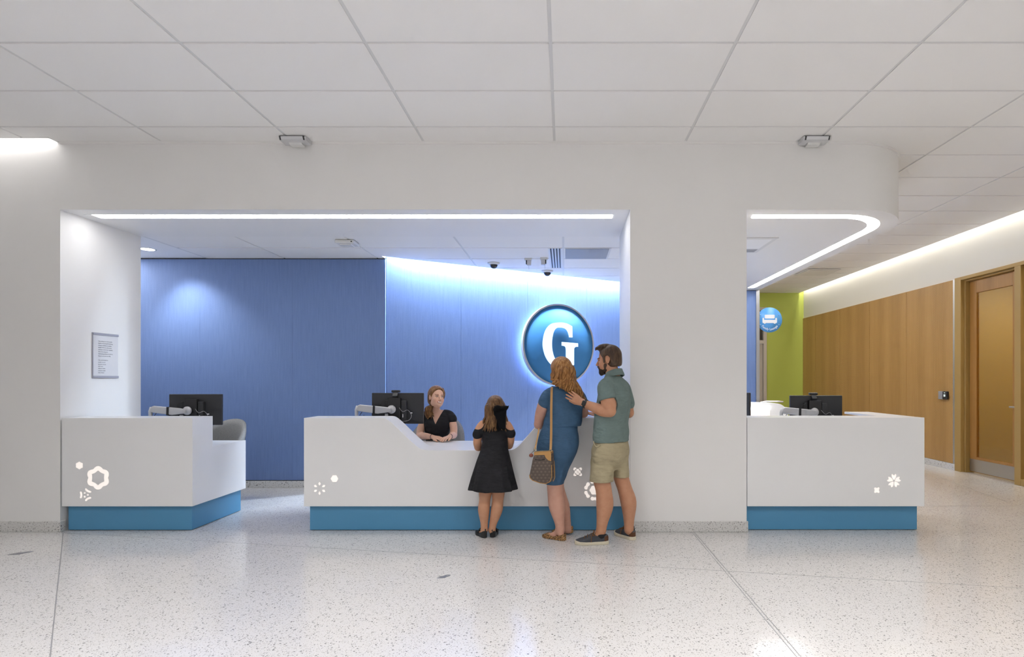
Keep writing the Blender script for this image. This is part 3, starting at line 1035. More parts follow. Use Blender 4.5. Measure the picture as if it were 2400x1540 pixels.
# ================================================================== monitors on arms
def monitor(x, y, ztop, rz, label, webcam=0, flip=1, cables=True):
    w_, h_ = 0.545, 0.325
    zc = ztop - h_ / 2
    t = thing('monitor', (x, y, ZL), label, 'monitor', 'monitors on silver arms')
    R = Matrix.Translation((x, y, zc)) @ Matrix.Rotation(rz, 4, 'Z')

    def put(mb_, name, m, parent=t, bev=0.0, seg=2):
        mb_.v = [tuple(R @ Vector(v)) for v in mb_.v]
        return mb_.build(name, m, parent, bev, seg)

    put(MB().box((-w_ / 2, -0.012, -h_ / 2), (w_ / 2, 0.016, h_ / 2)), 'screen_case', M_CHAR, bev=0.006)
    put(MB().box((-w_ / 2 + 0.006, 0.0165, -h_ / 2 + 0.006), (w_ / 2 - 0.006, 0.018, h_ / 2 - 0.006)), 'screen', mat('screen_glass', (0.02, 0.02, 0.025), 0.1))
    bx = -0.09 if flip > 0 else -0.02
    put(MB().box((bx, -0.055, -0.13), (bx + 0.13, -0.0125, 0.112)), 'computer_box', M_BLACK, bev=0.004)
    put(MB().box((bx + 0.135, -0.045, -0.13), (bx + 0.19, -0.0125, 0.085)), 'power_adapter', M_CHAR, bev=0.006)
    put(MB().box((bx - 0.05, -0.03, -0.045), (bx - 0.003, -0.0125, 0.09)), 'dock', M_BLACK, bev=0.008)
    # silver arm: plate, head, long link, upright
    dx = bx + 0.045
    put(MB().lathe((dx, -0.075, -0.008), [(0.001, -0.012), (0.040, -0.012), (0.044, -0.004), (0.044, 0.008), (0.02, 0.02), (0.001, 0.02)], 28, (0, 1, 0)), 'arm_plate', M_SILVER)
    ex = dx - 0.335
    arm = MB()
    arm.prism([(dx + 0.004, -0.006 + 0.016), (dx - 0.06, 0.020), (ex + 0.02, 0.045), (ex - 0.012, 0.030), (ex - 0.012, -0.02), (ex + 0.05, -0.030), (dx - 0.13, -0.050), (dx - 0.085, -0.044), (dx + 0.004, -0.034)][::-1], -0.122, -0.090, 'y')
    put(arm, 'arm_link', M_SILVER, bev=0.008, seg=3)
    put(MB().prism([(dx - 0.155, 0.031), (dx - 0.178, 0.034), (dx - 0.181, -0.052), (dx - 0.158, -0.056)], -0.126, -0.086, 'y'), 'cable_strap', M_BLACK, bev=0.002)
    post = MB().tube([(ex - 0.004, -0.106, 0.028), (ex - 0.018, -0.104, -0.01), (ex - 0.018, -0.10, -0.09), (ex + 0.03, -0.095, -0.14), (dx - 0.04, -0.09, -0.15)], 0.018, 10)
    put(post, 'arm_elbow', M_SILVER)
    col = MB().tube([(dx - 0.045, -0.095, -0.05), (dx - 0.045, -0.095, ZL + 0.014 - zc)], 0.017, 12)
    col.lathe((dx - 0.045, -0.095, ZL + 0.0015 - zc), [(0.05, 0.0), (0.05, 0.012), (0.02, 0.016)], 20)
    put(col, 'arm_column', M_SILVER)
    if cables:
        lp = [(bx + 0.12, -0.06, 0.01), (bx + 0.16, -0.07, -0.03), (bx + 0.21, -0.06, -0.015), (bx + 0.245, -0.05, -0.07), (bx + 0.22, -0.05, -0.12), (bx + 0.15, -0.06, -0.135)]
        put(MB().tube(catmull([lp[0], lp[1]] + lp[2:], 5, False), 0.0028, 6), 'cable', M_GREYP)
        lp = [(bx - 0.03, -0.035, 0.08), (bx - 0.075, -0.05, 0.05), (bx - 0.06, -0.07, -0.01), (bx - 0.03, -0.09, -0.05), (bx - 0.06, -0.09, -0.13)]
        put(MB().tube(catmull(lp, 5, False), 0.003, 6), 'cable', M_BLACK)
        lp = [(ex + 0.04, -0.1, -0.03), (ex + 0.015, -0.1, -0.07), (ex + 0.035, -0.1, -0.11), (ex + 0.06, -0.1, -0.06)]
        put(MB().tube(catmull(lp, 5, False), 0.003, 6), 'cable', M_BLACK)
        put(MB().cbox((bx + 0.155, -0.047, -0.075), (0.008, 0.003, 0.035)), 'tag_sticker', M_WHITEP)
        put(MB().cbox((bx + 0.243, -0.05, -0.045), (0.022, 0.008, 0.010)), 'cable_clip', M_WHITEP)
    if webcam:
        cx_ = webcam
        wc_ = put(MB().box((cx_ - 0.045, -0.022, h_ / 2 + 0.004), (cx_ + 0.045, 0.012, h_ / 2 + 0.030)), 'webcam', M_BLACK, bev=0.008)
        put(MB().prism([(-0.02, h_ / 2 + 0.006), (-0.05, h_ / 2 - 0.03), (-0.034, h_ / 2 - 0.055), (-0.0125, h_ / 2 - 0.03)], cx_ - 0.026, cx_ + 0.026, 'x'), 'webcam_clip', M_CHAR, bev=0.003)
    return t


monitor(-3.873, 5.86, 1.268, math.radians(1.5), 'black monitor seen from behind on the left desk, arm to its left')
monitor(-1.748, 5.86, 1.281, 0.0, 'black monitor with webcam and looped cables beside the seated woman', webcam=-0.02)
monitor(2.649, 5.86, 1.254, math.radians(-1), 'black monitor with webcam on the right desk', webcam=-0.03, flip=1)
monitor(2.13, 7.0, 1.262, math.radians(-62), 'nearly edge-on monitor half hidden behind the wide column', cables=True)
wk = thing('side_desk', (2.2, 7.0, 0), 'white inner work desk behind the wide column', 'desk')
MB().box((1.75, 6.6, ZL - 0.03), (2.75, 7.5, ZL)).build('work_surface', M_SOLID, wk, 0.003)
MB().box((1.76, 6.65, 0.0), (1.80, 7.45, ZL - 0.031)).build('leg_panel', M_SOLID, wk)
MB().box((2.70, 6.65, 0.0), (2.74, 7.45, ZL - 0.031)).build('leg_panel', M_SOLID, wk)

# ================================================================== chairs
def chair(x, y, rz, label, ztop):
    t = thing('armchair', (x, y, 0), label, 'chair', 'grey upholstered desk chairs')
    R = Matrix.Translation((x, y, 0)) @ Matrix.Rotation(rz, 4, 'Z')

    def put(mb_, name, m, bev=0.0, seg=3, par=t):
        mb_.v = [tuple(R @ Vector(v)) for v in mb_.v]
        return mb_.build(name, m, par, bev, seg)

    # wrap-around shell: back at +y, arms reach forward (-y)
    mb_ = MB()
    na, nz = 28, 8
    vs = []
    for side, off in ((0, 0.0), (1, 0.055)):
        for i in range(na + 1):
            a_ = math.radians(-28 + 236 * i / na)
            back = max(0.0, math.sin(a_)) ** 0.8
            zt = 0.64 + (ztop - 0.64) * back ** 0.9
            for k in range(nz + 1):
                z_ = 0.42 + (zt - 0.42) * k / nz
                r_ = 0.27 + 0.05 * (k / nz) - off + (0.0 if k < nz else (0.01 if off else -0.01))
                vs.append((r_ * 1.04 * math.cos(a_), r_ * math.sin(a_) * 0.95 + 0.02 + 0.03 * back * k / nz, z_))
    m_ = (na + 1) * (nz + 1)
    fs_ = []
    for s in (0, 1):
        for i in range(na):
            for k in range(nz):
                q = [s * m_ + i * (nz + 1) + k, s * m_ + (i + 1) * (nz + 1) + k, s * m_ + (i + 1) * (nz + 1) + k + 1, s * m_ + i * (nz + 1) + k + 1]
                fs_.append(tuple(q) if s == 0 else tuple(q[::-1]))
    for i in range(na):
        for k in (0, nz):
            q = (i * (nz + 1) + k, (i + 1) * (nz + 1) + k, m_ + (i + 1) * (nz + 1) + k, m_ + i * (nz + 1) + k)
            fs_.append(q)
    for i in (0, na):
        for k in range(nz):
            fs_.append((i * (nz + 1) + k, i * (nz + 1) + k + 1, m_ + i * (nz + 1) + k + 1, m_ + i * (nz + 1) + k))
    mb_.add(vs, fs_, True)
    put(mb_, 'shell', M_CHAIR)
    put(MB().cbox((0, -0.02, 0.455), (0.44, 0.46, 0.09)), 'seat', M_CHAIR, 0.03, 3)
    put(MB().lathe((0, 0, 0.08), [(0.03, 0), (0.03, 0.2), (0.022, 0.2), (0.022, 0.33)], 16), 'pedestal', M_STEEL)
    for k in range(5):
        a_ = 2 * math.pi * k / 5 + 0.3
        put(MB().tube([(0.02 * math.cos(a_), 0.02 * math.sin(a_), 0.11), (0.29 * math.cos(a_), 0.29 * math.sin(a_), 0.075)], 0.02, 8, r2=0.013), 'leg', M_STEEL)
        put(MB().lathe((0.285 * math.cos(a_), 0.285 * math.sin(a_) - 0.012, 0.03), [(0.002, 0), (0.03, 0.002), (0.03, 0.022), (0.002, 0.024)], 14, (0, 1, 0)), 'caster', M_BLACK)
    return t


chair(-4.07, 6.45, math.radians(-14), 'empty grey upholstered chair behind the left desk', 0.945)
chair(-1.485, 6.45, math.radians(0), 'grey upholstered chair the woman at the middle desk sits on', 0.985)

# ================================================================== signs
# round backlit sign on the slanted wall
SR = 0.625
sc_ = wallpt(2.55, 0.13, 1.953)
rs = thing('round_sign', wallpt(2.55, 0.0, 1.953), 'large round blue sign with a glowing white letter on the slanted wall', 'sign')
NV = (UY, -UX, 0)


def onwall(u, v, n_):
    """sign plane: u along the wall, v up, n out of the wall"""
    return (sc_[0] + UX * u + NV[0] * n_, sc_[1] + UY * u + NV[1] * n_, sc_[2] + v)


def sign_lathe(prof):
    return MB().lathe(sc_, prof, 72, NV)


sign_lathe([(0.001, -0.03), (SR - 0.024, -0.03), (SR - 0.024, 0.012), (0.001, 0.012)]).build('disc', mat('sign_blue', (0.045, 0.17, 0.36), 0.6, emit=0.05, ecol=(0.05, 0.20, 0.42), spec=0.15), rs)
ring = MB()
prof = [(SR - 0.0235, -0.045), (SR, -0.045), (SR, 0.02), (SR - 0.0235, 0.02)]
ax = Vector(NV)
e1 = Vector((UX, UY, 0))
e2 = Vector((0, 0, 1))
nseg = 72
vs = []
for k in range(nseg):
    a_ = 2 * math.pi * k / nseg
    for r_, h_ in prof:
        vs.append(tuple(Vector(sc_) + ax * h_ + e1 * (r_ * math.cos(a_)) + e2 * (r_ * math.sin(a_))))
fs = []
for k in range(nseg):
    k2 = (k + 1) % nseg
    for i in range(4):
        i2 = (i + 1) % 4
        fs.append((4 * k + i, 4 * k2 + i, 4 * k2 + i2, 4 * k + i2))
ring.add(vs, fs, False)
ring.build('rim', mat('sign_rim', (0.42, 0.43, 0.46), 0.4, 0.3), rs)
# hidden light ring shining on the wall
halo = MB()
vs = []
for k in range(nseg):
    a_ = 2 * math.pi * k / nseg
    for r_, h_ in ((SR - 0.10, -0.047), (SR - 0.015, -0.047)):
        vs.append(tuple(Vector(sc_) + ax * h_ + e1 * (r_ * math.cos(a_)) + e2 * (r_ * math.sin(a_))))
fs = [(2 * k, 2 * ((k + 1) % nseg), 2 * ((k + 1) % nseg) + 1, 2 * k + 1) for k in range(nseg)]
halo.add(vs, fs)
halo.build('halo_light', mat('halo_led', (0.5, 0.7, 1), 0.5, emit=9, ecol=(0.42, 0.58, 1.0)), rs, fix=False)
gp = MB()
for u, v in ((-0.25, 0.25), (0.25, 0.25), (-0.25, -0.25), (0.25, -0.25)):
    MB().lathe(onwall(u, v, -0.13), [(0.012, 0.0), (0.012, 0.101)], 10, NV).build('standoff', M_STEEL, rs)


def gpt(cx, cy):
    return ((cx - 790) * SR / 672 / 0.885, -(cy - 770) * SR / 672)


G1 = [(998, 455), (1003, 640), (950, 640)]
g_inner = catmull([(948, 628), (925, 548), (880, 500), (800, 486), (725, 505), (678, 590), (656, 765), (678, 925), (730, 1030), (805, 1062), (860, 1052), (895, 1030)], 5, False)
g_bar = [(895, 1028), (895, 850)] + catmull([(895, 848), (888, 806), (862, 786), (825, 782)], 4, False) + [(825, 722), (1098, 734), (1098, 792)] + catmull([(1098, 792), (1058, 796), (1034, 815), (1028, 850)], 4, False)
g_outer = [(1028, 1095)] + catmull([(1028, 1098), (930, 1140), (800, 1146), (655, 1100), (555, 965), (511, 770), (548, 560), (640, 440), (780, 403), (900, 412), (998, 455)], 6, False)
gl = [gpt(*p) for p in (G1 + g_inner + g_bar + g_outer)]
cl = [gl[0]]
for p in gl[1:]:
    if (p[0] - cl[-1][0]) ** 2 + (p[1] - cl[-1][1]) ** 2 > 1e-6:
        cl.append(p)
if (cl[0][0] - cl[-1][0]) ** 2 + (cl[0][1] - cl[-1][1]) ** 2 < 1e-6:
    cl.pop()
vs, fs = shape2d([cl], 0.02)
MB().add([onwall(u, v, 0.022 + w_) for u, v, w_ in vs], fs).build('letter', mat('sign_letter', (0.9, 0.95, 1), 0.5, emit=0.72, ecol=(0.68, 0.86, 1.0)), rs)

# blade sign at the corridor corner
bs = thing('blade_sign', (3.642, 9.88, 2.48), 'small round light blue blade sign with a sofa symbol at the corridor corner', 'sign')
bc = (3.645, 9.88, 2.48)
BR = 0.222
MB().lathe(bc, [(0.001, -0.008), (BR, -0.008), (BR, 0.008), (0.001, 0.008)], 56, (0, -1, 0)).build('disc', mat('blade_blue', (0.10, 0.36, 0.78), 0.35), bs)


def bput(loops, name, m, dep=0.006):
    mb_ = MB()
    for lp_ in loops:
        vs_, fs_ = shape2d([lp_], dep)
        mb_.add([(bc[0] + u, bc[1] - 0.0105 + w_, bc[2] + v) for u, v, w_ in vs_], fs_)
    return mb_.build(name, m, bs)


def rr(x0, y0, x1, y1, r):
    return arc(x1 - r, y0 + r, r, -90, 0, 4) + arc(x1 - r, y1 - r, r, 0, 90, 4) + arc(x0 + r, y1 - r, r, 90, 180, 4) + arc(x0 + r, y0 + r, r, 180, 270, 4)


M_ICON = mat('icon_white', (0.80, 0.80, 0.82), 0.4)
bput([rr(-0.088, 0.025, 0.088, 0.092, 0.012)], 'sofa_back', M_ICON)
bput([[(-0.128, -0.005), (-0.128, 0.030), (-0.118, 0.036), (-0.108, 0.036), (-0.100, 0.028), (-0.100, 0.002), (0.100, 0.002), (0.100, 0.028), (0.108, 0.036), (0.118, 0.036), (0.128, 0.030), (0.128, -0.045), (0.12, -0.056), (0.105, -0.056), (0.10, -0.068), (0.08, -0.068), (0.07, -0.056), (-0.07, -0.056), (-0.08, -0.068), (-0.10, -0.068), (-0.105, -0.056), (-0.12, -0.056), (-0.128, -0.045)]], 'sofa_seat', M_ICON)
for u, v in ((-0.165, 0.085), (0.165, 0.085), (-0.165, -0.085), (0.165, -0.085)):
    MB().lathe((bc[0] + u, bc[1] - 0.008, bc[2] + v), [(0.001, 0.007), (0.010, 0.007), (0.011, 0.0)][::-1], 12, (0, -1, 0)).build('screw', mat('screw_blue', (0.25, 0.5, 0.85), 0.3, 0.4), bs)
txt = 'Family Lounge'
wid = {'F': .53, 'a': .55, 'm': .86, 'i': .25, 'l': .25, 'y': .5, ' ': .28, 'L': .5, 'o': .57, 'u': .56, 'n': .56, 'g': .56, 'e': .55}
size = 0.052
tot = sum(wid[c] for c in txt) * size
mb = MB()
rad = 0.183
ang = -math.pi / 2 - tot / rad / 2
for c in txt:
    wc_ = wid[c] * size
    mida = ang + wc_ / 2 / rad
    ang += wc_ / rad
    if c == ' ':
        continue
    vs, fs = text2d(c, size * 1.08, 0.004)
    rot = mida + math.pi / 2
    for_v = []
    for u, v, w_ in vs:
        uu, vv = u, v
        for_v.append((bc[0] + rad * math.cos(mida) + uu * math.cos(rot) - vv * math.sin(rot), bc[1] - 0.010 + w_, bc[2] + rad * math.sin(mida) + uu * math.sin(rot) + vv * math.cos(rot)))
    mb.add(for_v, fs)
mb.build('lettering', M_ICON, bs)

# wall plaque on the left inner wall
XP = -4.706
pq = thing('wall_plaque', (XP, 5.7, 1.66), 'white acrylic text plaque with grey rails on the left inner wall', 'plaque')
MB().box((XP, 5.555, 1.445), (XP + 0.010, 5.862, 1.885)).build('panel', mat('plaque_white', (0.72, 0.72, 0.74), 0.25), pq, 0.002)
MB().box((XP, 5.550, 1.870), (XP + 0.016, 5.866, 1.893)).build('rail', mat('plaque_rail', (0.36, 0.36, 0.42), 0.4), pq, 0.002)
MB().box((XP, 5.550, 1.437), (XP + 0.016, 5.866, 1.460)).build('rail', MATS['plaque_rail'], pq, 0.002)
MB().box((XP, 5.546, 1.437), (XP + 0.012, 5.551, 1.893)).build('edge', MATS['plaque_rail'], pq)
lines = ['This building was made possible', 'thanks to the thoughtful planning', 'of many, including our patient', 'families, who are at the center', 'and heart of all we do. Together,', 'their voices shaped it:', 'representing all that we strive to', 'bring to each and every day.', '', 'Our special thanks to:']
mb = MB()
zl = 1.805
for ln in lines:
    if ln:
        vs, fs = text2d(ln, 0.0135, 0.0008, 'LEFT')
        mb.add([(XP + 0.0108 + w_, 5.613 + u, zl + v) for u, v, w_ in vs], fs)
    zl -= 0.0212
random.seed(4)
for k in range(6):      # a list of names too small to read in the photograph
    yy = 5.613
    for wd in ((0.045, 0.05), (0.05, 0.05), (0.03, 0.035), (0.05, 0.04), (0.05, 0.045), (0.035, 0.04))[k]:
        for q in range(int(wd / 0.008)):
            hq = random.choice((0.006, 0.0075, 0.009))
            mb.box((XP + 0.0104, yy, zl), (XP + 0.0112, yy + 0.0052, zl + hq * 0.75))
            yy += 0.0075
        yy += 0.006
    zl -= 0.0212
mb.build('lettering', mat('plaque_ink', (0.22, 0.22, 0.25), 0.6), pq)

# card reader on the oak panels
cr = thing('card_reader', (XW - 0.02, 8.9, 1.17), 'card reader with grey box and black lit keypad on oak panel', 'card reader')
MB().box((XW - 0.055, 8.945, 1.105), (XW - 0.0205, 9.045, 1.235)).build('junction_box', M_GREYP, cr, 0.006)
MB().box((XW - 0.060, 8.835, 1.105), (XW - 0.0205, 8.935, 1.235)).build('reader', M_BLACK, cr, 0.012, 3)
MB().box((XW - 0.0615, 8.865, 1.150), (XW - 0.0602, 8.905, 1.185)).build('display', mat('reader_display', (0.55, 0.62, 0.6), 0.3, emit=0.5, ecol=(0.7, 0.8, 0.75)), cr)
MB().box((XW - 0.0615, 8.868, 1.205), (XW - 0.0602, 8.90, 1.215)).build('indicator', MATS['reader_display'], cr)

# metal inlays in the floor
M_INLAY = mat('grey_metal_inlay', (0.22, 0.23, 0.27), 0.3, 0.5)


def inlay(cx, cy, s, rot, label):
    t = thing('floor_inlay', (cx, cy, 0), label, 'inlay', 'metal inlays in the terrazzo')
    leaf = catmull([(-0.07, 0.0), (-0.045, 0.024), (-0.012, 0.030), (0.012, 0.022), (0.03, 0.03), (0.055, 0.024), (0.075, 0.004), (0.05, -0.018), (0.02, -0.020), (0.0, -0.034), (-0.03, -0.026), (-0.05, -0.012)], 4)
    h1 = rotp(ell(0.012, 0.009), 0, -0.045, 0.004)
    h2 = rotp(ell(0.014, 0.008), 0, 0.045, 0.006)
    vs_, fs_ = shape2d([rotp([(x * s, y * s) for x, y in lp_], rot) for lp_ in (leaf, h1, h2)], 0.0016)
    MB().add([(cx + u, cy + v, 0.0004 + w_) for u, v, w_ in vs_], fs_).build('inlay_plate', M_INLAY, t)


inlay(-4.448, 4.553, 1.05, 35, 'grey leaf-shaped metal inlay in the floor at the far left')
inlay(-0.867, 4.011, 0.75, 40, 'grey leaf-shaped metal inlay in the floor before the middle desk')

# ================================================================== people
def P(px, py, Y):
    """point at depth Y that stands at a given place of the 2400 x 1540 frame"""
    return np.array([(px - 1322) * Y / F, Y, EYE - (py - 890) * Y / F])


def unit(v):
    v = np.asarray(v, float)
    return v / np.linalg.norm(v)


class Field:
    """signed distance grid; smooth unions of limbs, meshed with surface nets"""

    def __init__(self, lo, hi, h):
        self.lo = np.array(lo, float)
        self.h = h
        self.n = np.ceil((np.array(hi) - self.lo) / h).astype(int) + 1
        self.d = np.full(tuple(self.n), 0.2, np.float32)
        self.ax = [(self.lo[i] + h * np.arange(self.n[i])).astype(np.float32) for i in range(3)]

    def sub(self, lo, hi):
        a = np.clip(np.floor((np.asarray(lo) - self.lo) / self.h).astype(int), 0, self.n)
        b = np.clip(np.ceil((np.asarray(hi) - self.lo) / self.h).astype(int) + 1, 0, self.n)
        s = tuple(slice(a[i], b[i]) for i in range(3))
        x = self.ax[0][s[0]][:, None, None]
        y = self.ax[1][s[1]][None, :, None]
        z = self.ax[2][s[2]][None, None, :]
        return s, x, y, z

    def join(self, s, d, k):
        o = self.d[s]
        if k <= 0:
            self.d[s] = np.minimum(o, d)
        else:
            h = np.clip(0.5 + 0.5 * (o - d) / k, 0, 1)
            self.d[s] = o * (1 - h) + d * h - k * h * (1 - h)

    def cut(self, s, d, k=0.0):
        o = self.d[s]
        if k <= 0:
            self.d[s] = np.maximum(o, -d)
        else:
            h = np.clip(0.5 - 0.5 * (o + d) / k, 0, 1)
            self.d[s] = o * (1 - h) - d * h + k * h * (1 - h)

    def cone(self, a, b, ra, rb, k=0.02, mode='join', flat=None):
        a, b = np.asarray(a, float), np.asarray(b, float)
        r = max(ra, rb) * (1.0 if flat is None else 1.0) + max(k, 0.01) * 1.5
        s, x, y, z = self.sub(np.minimum(a, b) - r, np.maximum(a, b) + r)
        ba = b - a
        L2 = max(float(ba @ ba), 1e-9)
        px, py, pz = x - a[0], y - a[1], z - a[2]
        t = np.clip((px * ba[0] + py * ba[1] + pz * ba[2]) / L2, 0, 1)
        qx, qy, qz = px - t * ba[0], py - t * ba[1], pz - t * ba[2]
        if flat is not None:            # squash along a direction
            n, f = flat
            dn = qx * n[0] + qy * n[1] + qz * n[2]
            qx, qy, qz = qx + (f - 1) * dn * n[0], qy + (f - 1) * dn * n[1], qz + (f - 1) * dn * n[2]
        d = np.sqrt(qx * qx + qy * qy + qz * qz) - (ra + (rb - ra) * t)
        getattr(self, mode)(s, d, k)

    def chain(self, pts, rs, k=0.02, n=5, flat=None):
        q = catmull([tuple(p) + (r,) for p, r in zip(pts, rs)], n, False) if len(pts) > 2 else [tuple(p) + (r,) for p, r in zip(pts, rs)]
        for i in range(len(q) - 1):
            self.cone(q[i][:3], q[i + 1][:3], q[i][3], q[i + 1][3], k if i == 0 else min(k, 0.006), flat=flat)

    def ell(self, c, r, R=None, k=0.02, mode='join'):
        c, r = np.asarray(c, float), np.asarray(r, float)
        m = r.max() + max(k, 0.01) * 1.5
        s, x, y, z = self.sub(c - m, c + m)
        px, py, pz = x - c[0], y - c[1], z - c[2]
        if R is not None:
            px, py, pz = [px * R[0, i] + py * R[1, i] + pz * R[2, i] for i in range(3)]
        k0 = np.sqrt((px / r[0]) ** 2 + (py / r[1]) ** 2 + (pz / r[2]) ** 2)
        k1 = np.sqrt((px / r[0] ** 2) ** 2 + (py / r[1] ** 2) ** 2 + (pz / r[2] ** 2) ** 2)
        d = k0 * (k0 - 1) / np.maximum(k1, 1e-6)
        getattr(self, mode)(s, d, k)

    def loft(self, keys, k=0.02, fold=None, mode='join', grow=0.0):
        """upright body: keys = (z, cx, cy, rx, ry, angle) from bottom to top, flat ends"""
        K = np.array(sorted([kk if len(kk) == 6 else tuple(kk) + (0.0,) for kk in keys]), float)
        z0, z1 = K[0, 0], K[-1, 0]
        m = K[:, 3:5].max() + 0.05
        lo = np.array([K[:, 1].min() - m, K[:, 2].min() - m, z0 - 0.03])
        hi = np.array([K[:, 1].max() + m, K[:, 2].max() + m, z1 + 0.03])
        s, x, y, z = self.sub(lo, hi)
        zz = np.clip(z[0, 0], z0, z1)
        # smooth interpolation of every column
        cols = []
        for c in range(1, 6):
            v = np.interp(zz, K[:, 0], K[:, c])
            for sh in (0.012, 0.024):
                v = 0.5 * v + 0.25 * (np.interp(np.clip(zz - sh, z0, z1), K[:, 0], K[:, c]) + np.interp(np.clip(zz + sh, z0, z1), K[:, 0], K[:, c]))
            cols.append(v.astype(np.float32)[None, None, :])
        cx, cy, rx, ry, an = cols
        rx, ry = rx + grow, ry + grow
        px, py = x - cx, y - cy
        ca, sa = np.cos(an), np.sin(an)
        u, v = px * ca + py * sa, -px * sa + py * ca
        if fold is not None:
            f = fold(np.arctan2(v / ry, u / rx), z)
            rx, ry = rx * f, ry * f
        q = np.sqrt((u / rx) ** 2 + (v / ry) ** 2)
        q2 = np.sqrt((u / rx ** 2) ** 2 + (v / ry ** 2) ** 2)
        d = q * (q - 1) / np.maximum(q2, 1e-6)
        d = np.maximum(d, np.maximum(z - z1, z0 - z))
        getattr(self, mode)(s, d.astype(np.float32), k)

    def mesh(self):
        d, h = self.d, self.h
        sg = d < 0
        c = [sg[i:sg.shape[0] - 1 + i, j:sg.shape[1] - 1 + j, k:sg.shape[2] - 1 + k] for i in (0, 1) for j in (0, 1) for k in (0, 1)]
        al = c[0].copy()
        an = c[0].copy()
        for q in c[1:]:
            al &= q
            an |= q
        act = np.argwhere(an & ~al)
        N = len(act)
        vid = np.full(an.shape, -1, np.int32)
        vid[tuple(act.T)] = np.arange(N)
        cor = [(i, j, k) for i in (0, 1) for j in (0, 1) for k in (0, 1)]
        dv = [d[act[:, 0] + i, act[:, 1] + j, act[:, 2] + k] for i, j, k in cor]
        acc = np.zeros((N, 3))
        cnt = np.zeros(N)
        for a in range(8):
            for b in range(a + 1, 8):
                df = [cor[b][m] - cor[a][m] for m in range(3)]
                if sum(abs(e) for e in df) != 1:
                    continue
                cr = (dv[a] < 0) != (dv[b] < 0)
                t = np.where(cr, dv[a] / np.where(cr, dv[a] - dv[b], 1), 0)
                for m in range(3):
                    acc[:, m] += cr * (cor[a][m] + t * df[m])
                cnt += cr
        v = self.lo + h * (act + acc / cnt[:, None])
        faces = []
        for axis in range(3):
            o = [m for m in range(3) if m != axis]
            A = np.take(sg, range(sg.shape[axis] - 1), axis)
            B = np.take(sg, range(1, sg.shape[axis]), axis)
            e = np.argwhere(A != B)
            e = e[(e[:, o[0]] > 0) & (e[:, o[1]] > 0) & (e[:, o[0]] < sg.shape[o[0]] - 1) & (e[:, o[1]] < sg.shape[o[1]] - 1)]
            ins = sg[tuple(e.T)]
            q = []
            for du, dw in ((-1, -1), (0, -1), (0, 0), (-1, 0)):
                f = e.copy()
                f[:, o[0]] += du
                f[:, o[1]] += dw
                q.append(vid[tuple(f.T)])
            q = np.stack(q, 1)
            flip = ins if axis != 1 else ~ins
            q[~flip] = q[~flip][:, ::-1]
            faces.append(q)
        return v, np.concatenate(faces)


def np_object(name, v, f, material, parent, colors=None, smooth=True):
    sh = np.array(world_loc(parent)) if parent else np.zeros(3)
    me = bpy.data.meshes.new(name)
    v = np.asarray(v) - sh
    f = np.asarray(f, np.int32)
    me.vertices.add(len(v))
    me.vertices.foreach_set('co', v.astype(np.float32).ravel())
    me.loops.add(f.size)
    me.loops.foreach_set('vertex_index', f.ravel())
    me.polygons.add(len(f))
    me.polygons.foreach_set('loop_start', np.arange(0, f.size, f.shape[1], dtype=np.int32))
    me.polygons.foreach_set('loop_total', np.full(len(f), f.shape[1], np.int32))
    me.polygons.foreach_set('use_smooth', np.full(len(f), smooth))
    me.update(calc_edges=True)
    me.validate()
    if colors is not None:
        a = me.color_attributes.new('Col', 'FLOAT_COLOR', 'POINT')
        a.data.foreach_set('color', np.concatenate([colors, np.ones((len(colors), 1))], 1).astype(np.float32).ravel())
    return link(name, me, material, parent)


def field_object(fl, name, material, parent, colors=None):
    v, f = fl.mesh()
    return np_object(name, v, f, material, parent, colors(v) if colors else None)


M_SKIN = mat('skin', (0.6, 0.4, 0.3), 0.5, spec=0.35)
_t = NT(M_SKIN)
_at = _t.n('ShaderNodeAttribute', attribute_name='Col')
_nz = _t.noise(_t.coord(), 26, 3)
_t.color(_t.mix(0.12, _at.outputs['Color'], _t.ramp(_nz, [(0.3, (0.40, 0.16, 0.10)), (0.7, (0.75, 0.50, 0.36))])))
M_SKIN.node_tree.nodes['Principled BSDF'].inputs['Subsurface Weight'].default_value = 0.0


def cloth(name, c, var=0.12, rough=0.8, scale=500, wrinkle=0.45):
    m = mat(name, c, rough, spec=0.25)
    t = NT(m)
    f = t.noise(t.coord(), 9, 3)
    t.color(t.ramp(f, [(0.3, tuple(x * (1 - var) for x in c)), (0.7, tuple(x * (1 + var) for x in c))]))
    wr = t.noise(t.coord((1.0, 1.0, 2.2), (0.3, 0.4, 0.0)), 13, 2, 0.4)
    t.bump(t.math('ADD', wr, t.math('MULTIPLY', t.noise(t.coord(), scale, 2), 0.02)), wrinkle, 0.035)
    return m


def hairmat(name, dark, mid, light):
    m = mat(name, mid, 0.42, spec=0.4)
    t = NT(m)
    f = t.noise(t.coord((1, 1, 0.25)), 60, 3, 0.6)
    t.color(t.ramp(f, [(0.28, dark), (0.5, mid), (0.75, light)]))
    t.bump(t.noise(t.coord((1, 1, 0.2)), 150, 2), 0.5, 0.003)
    return m


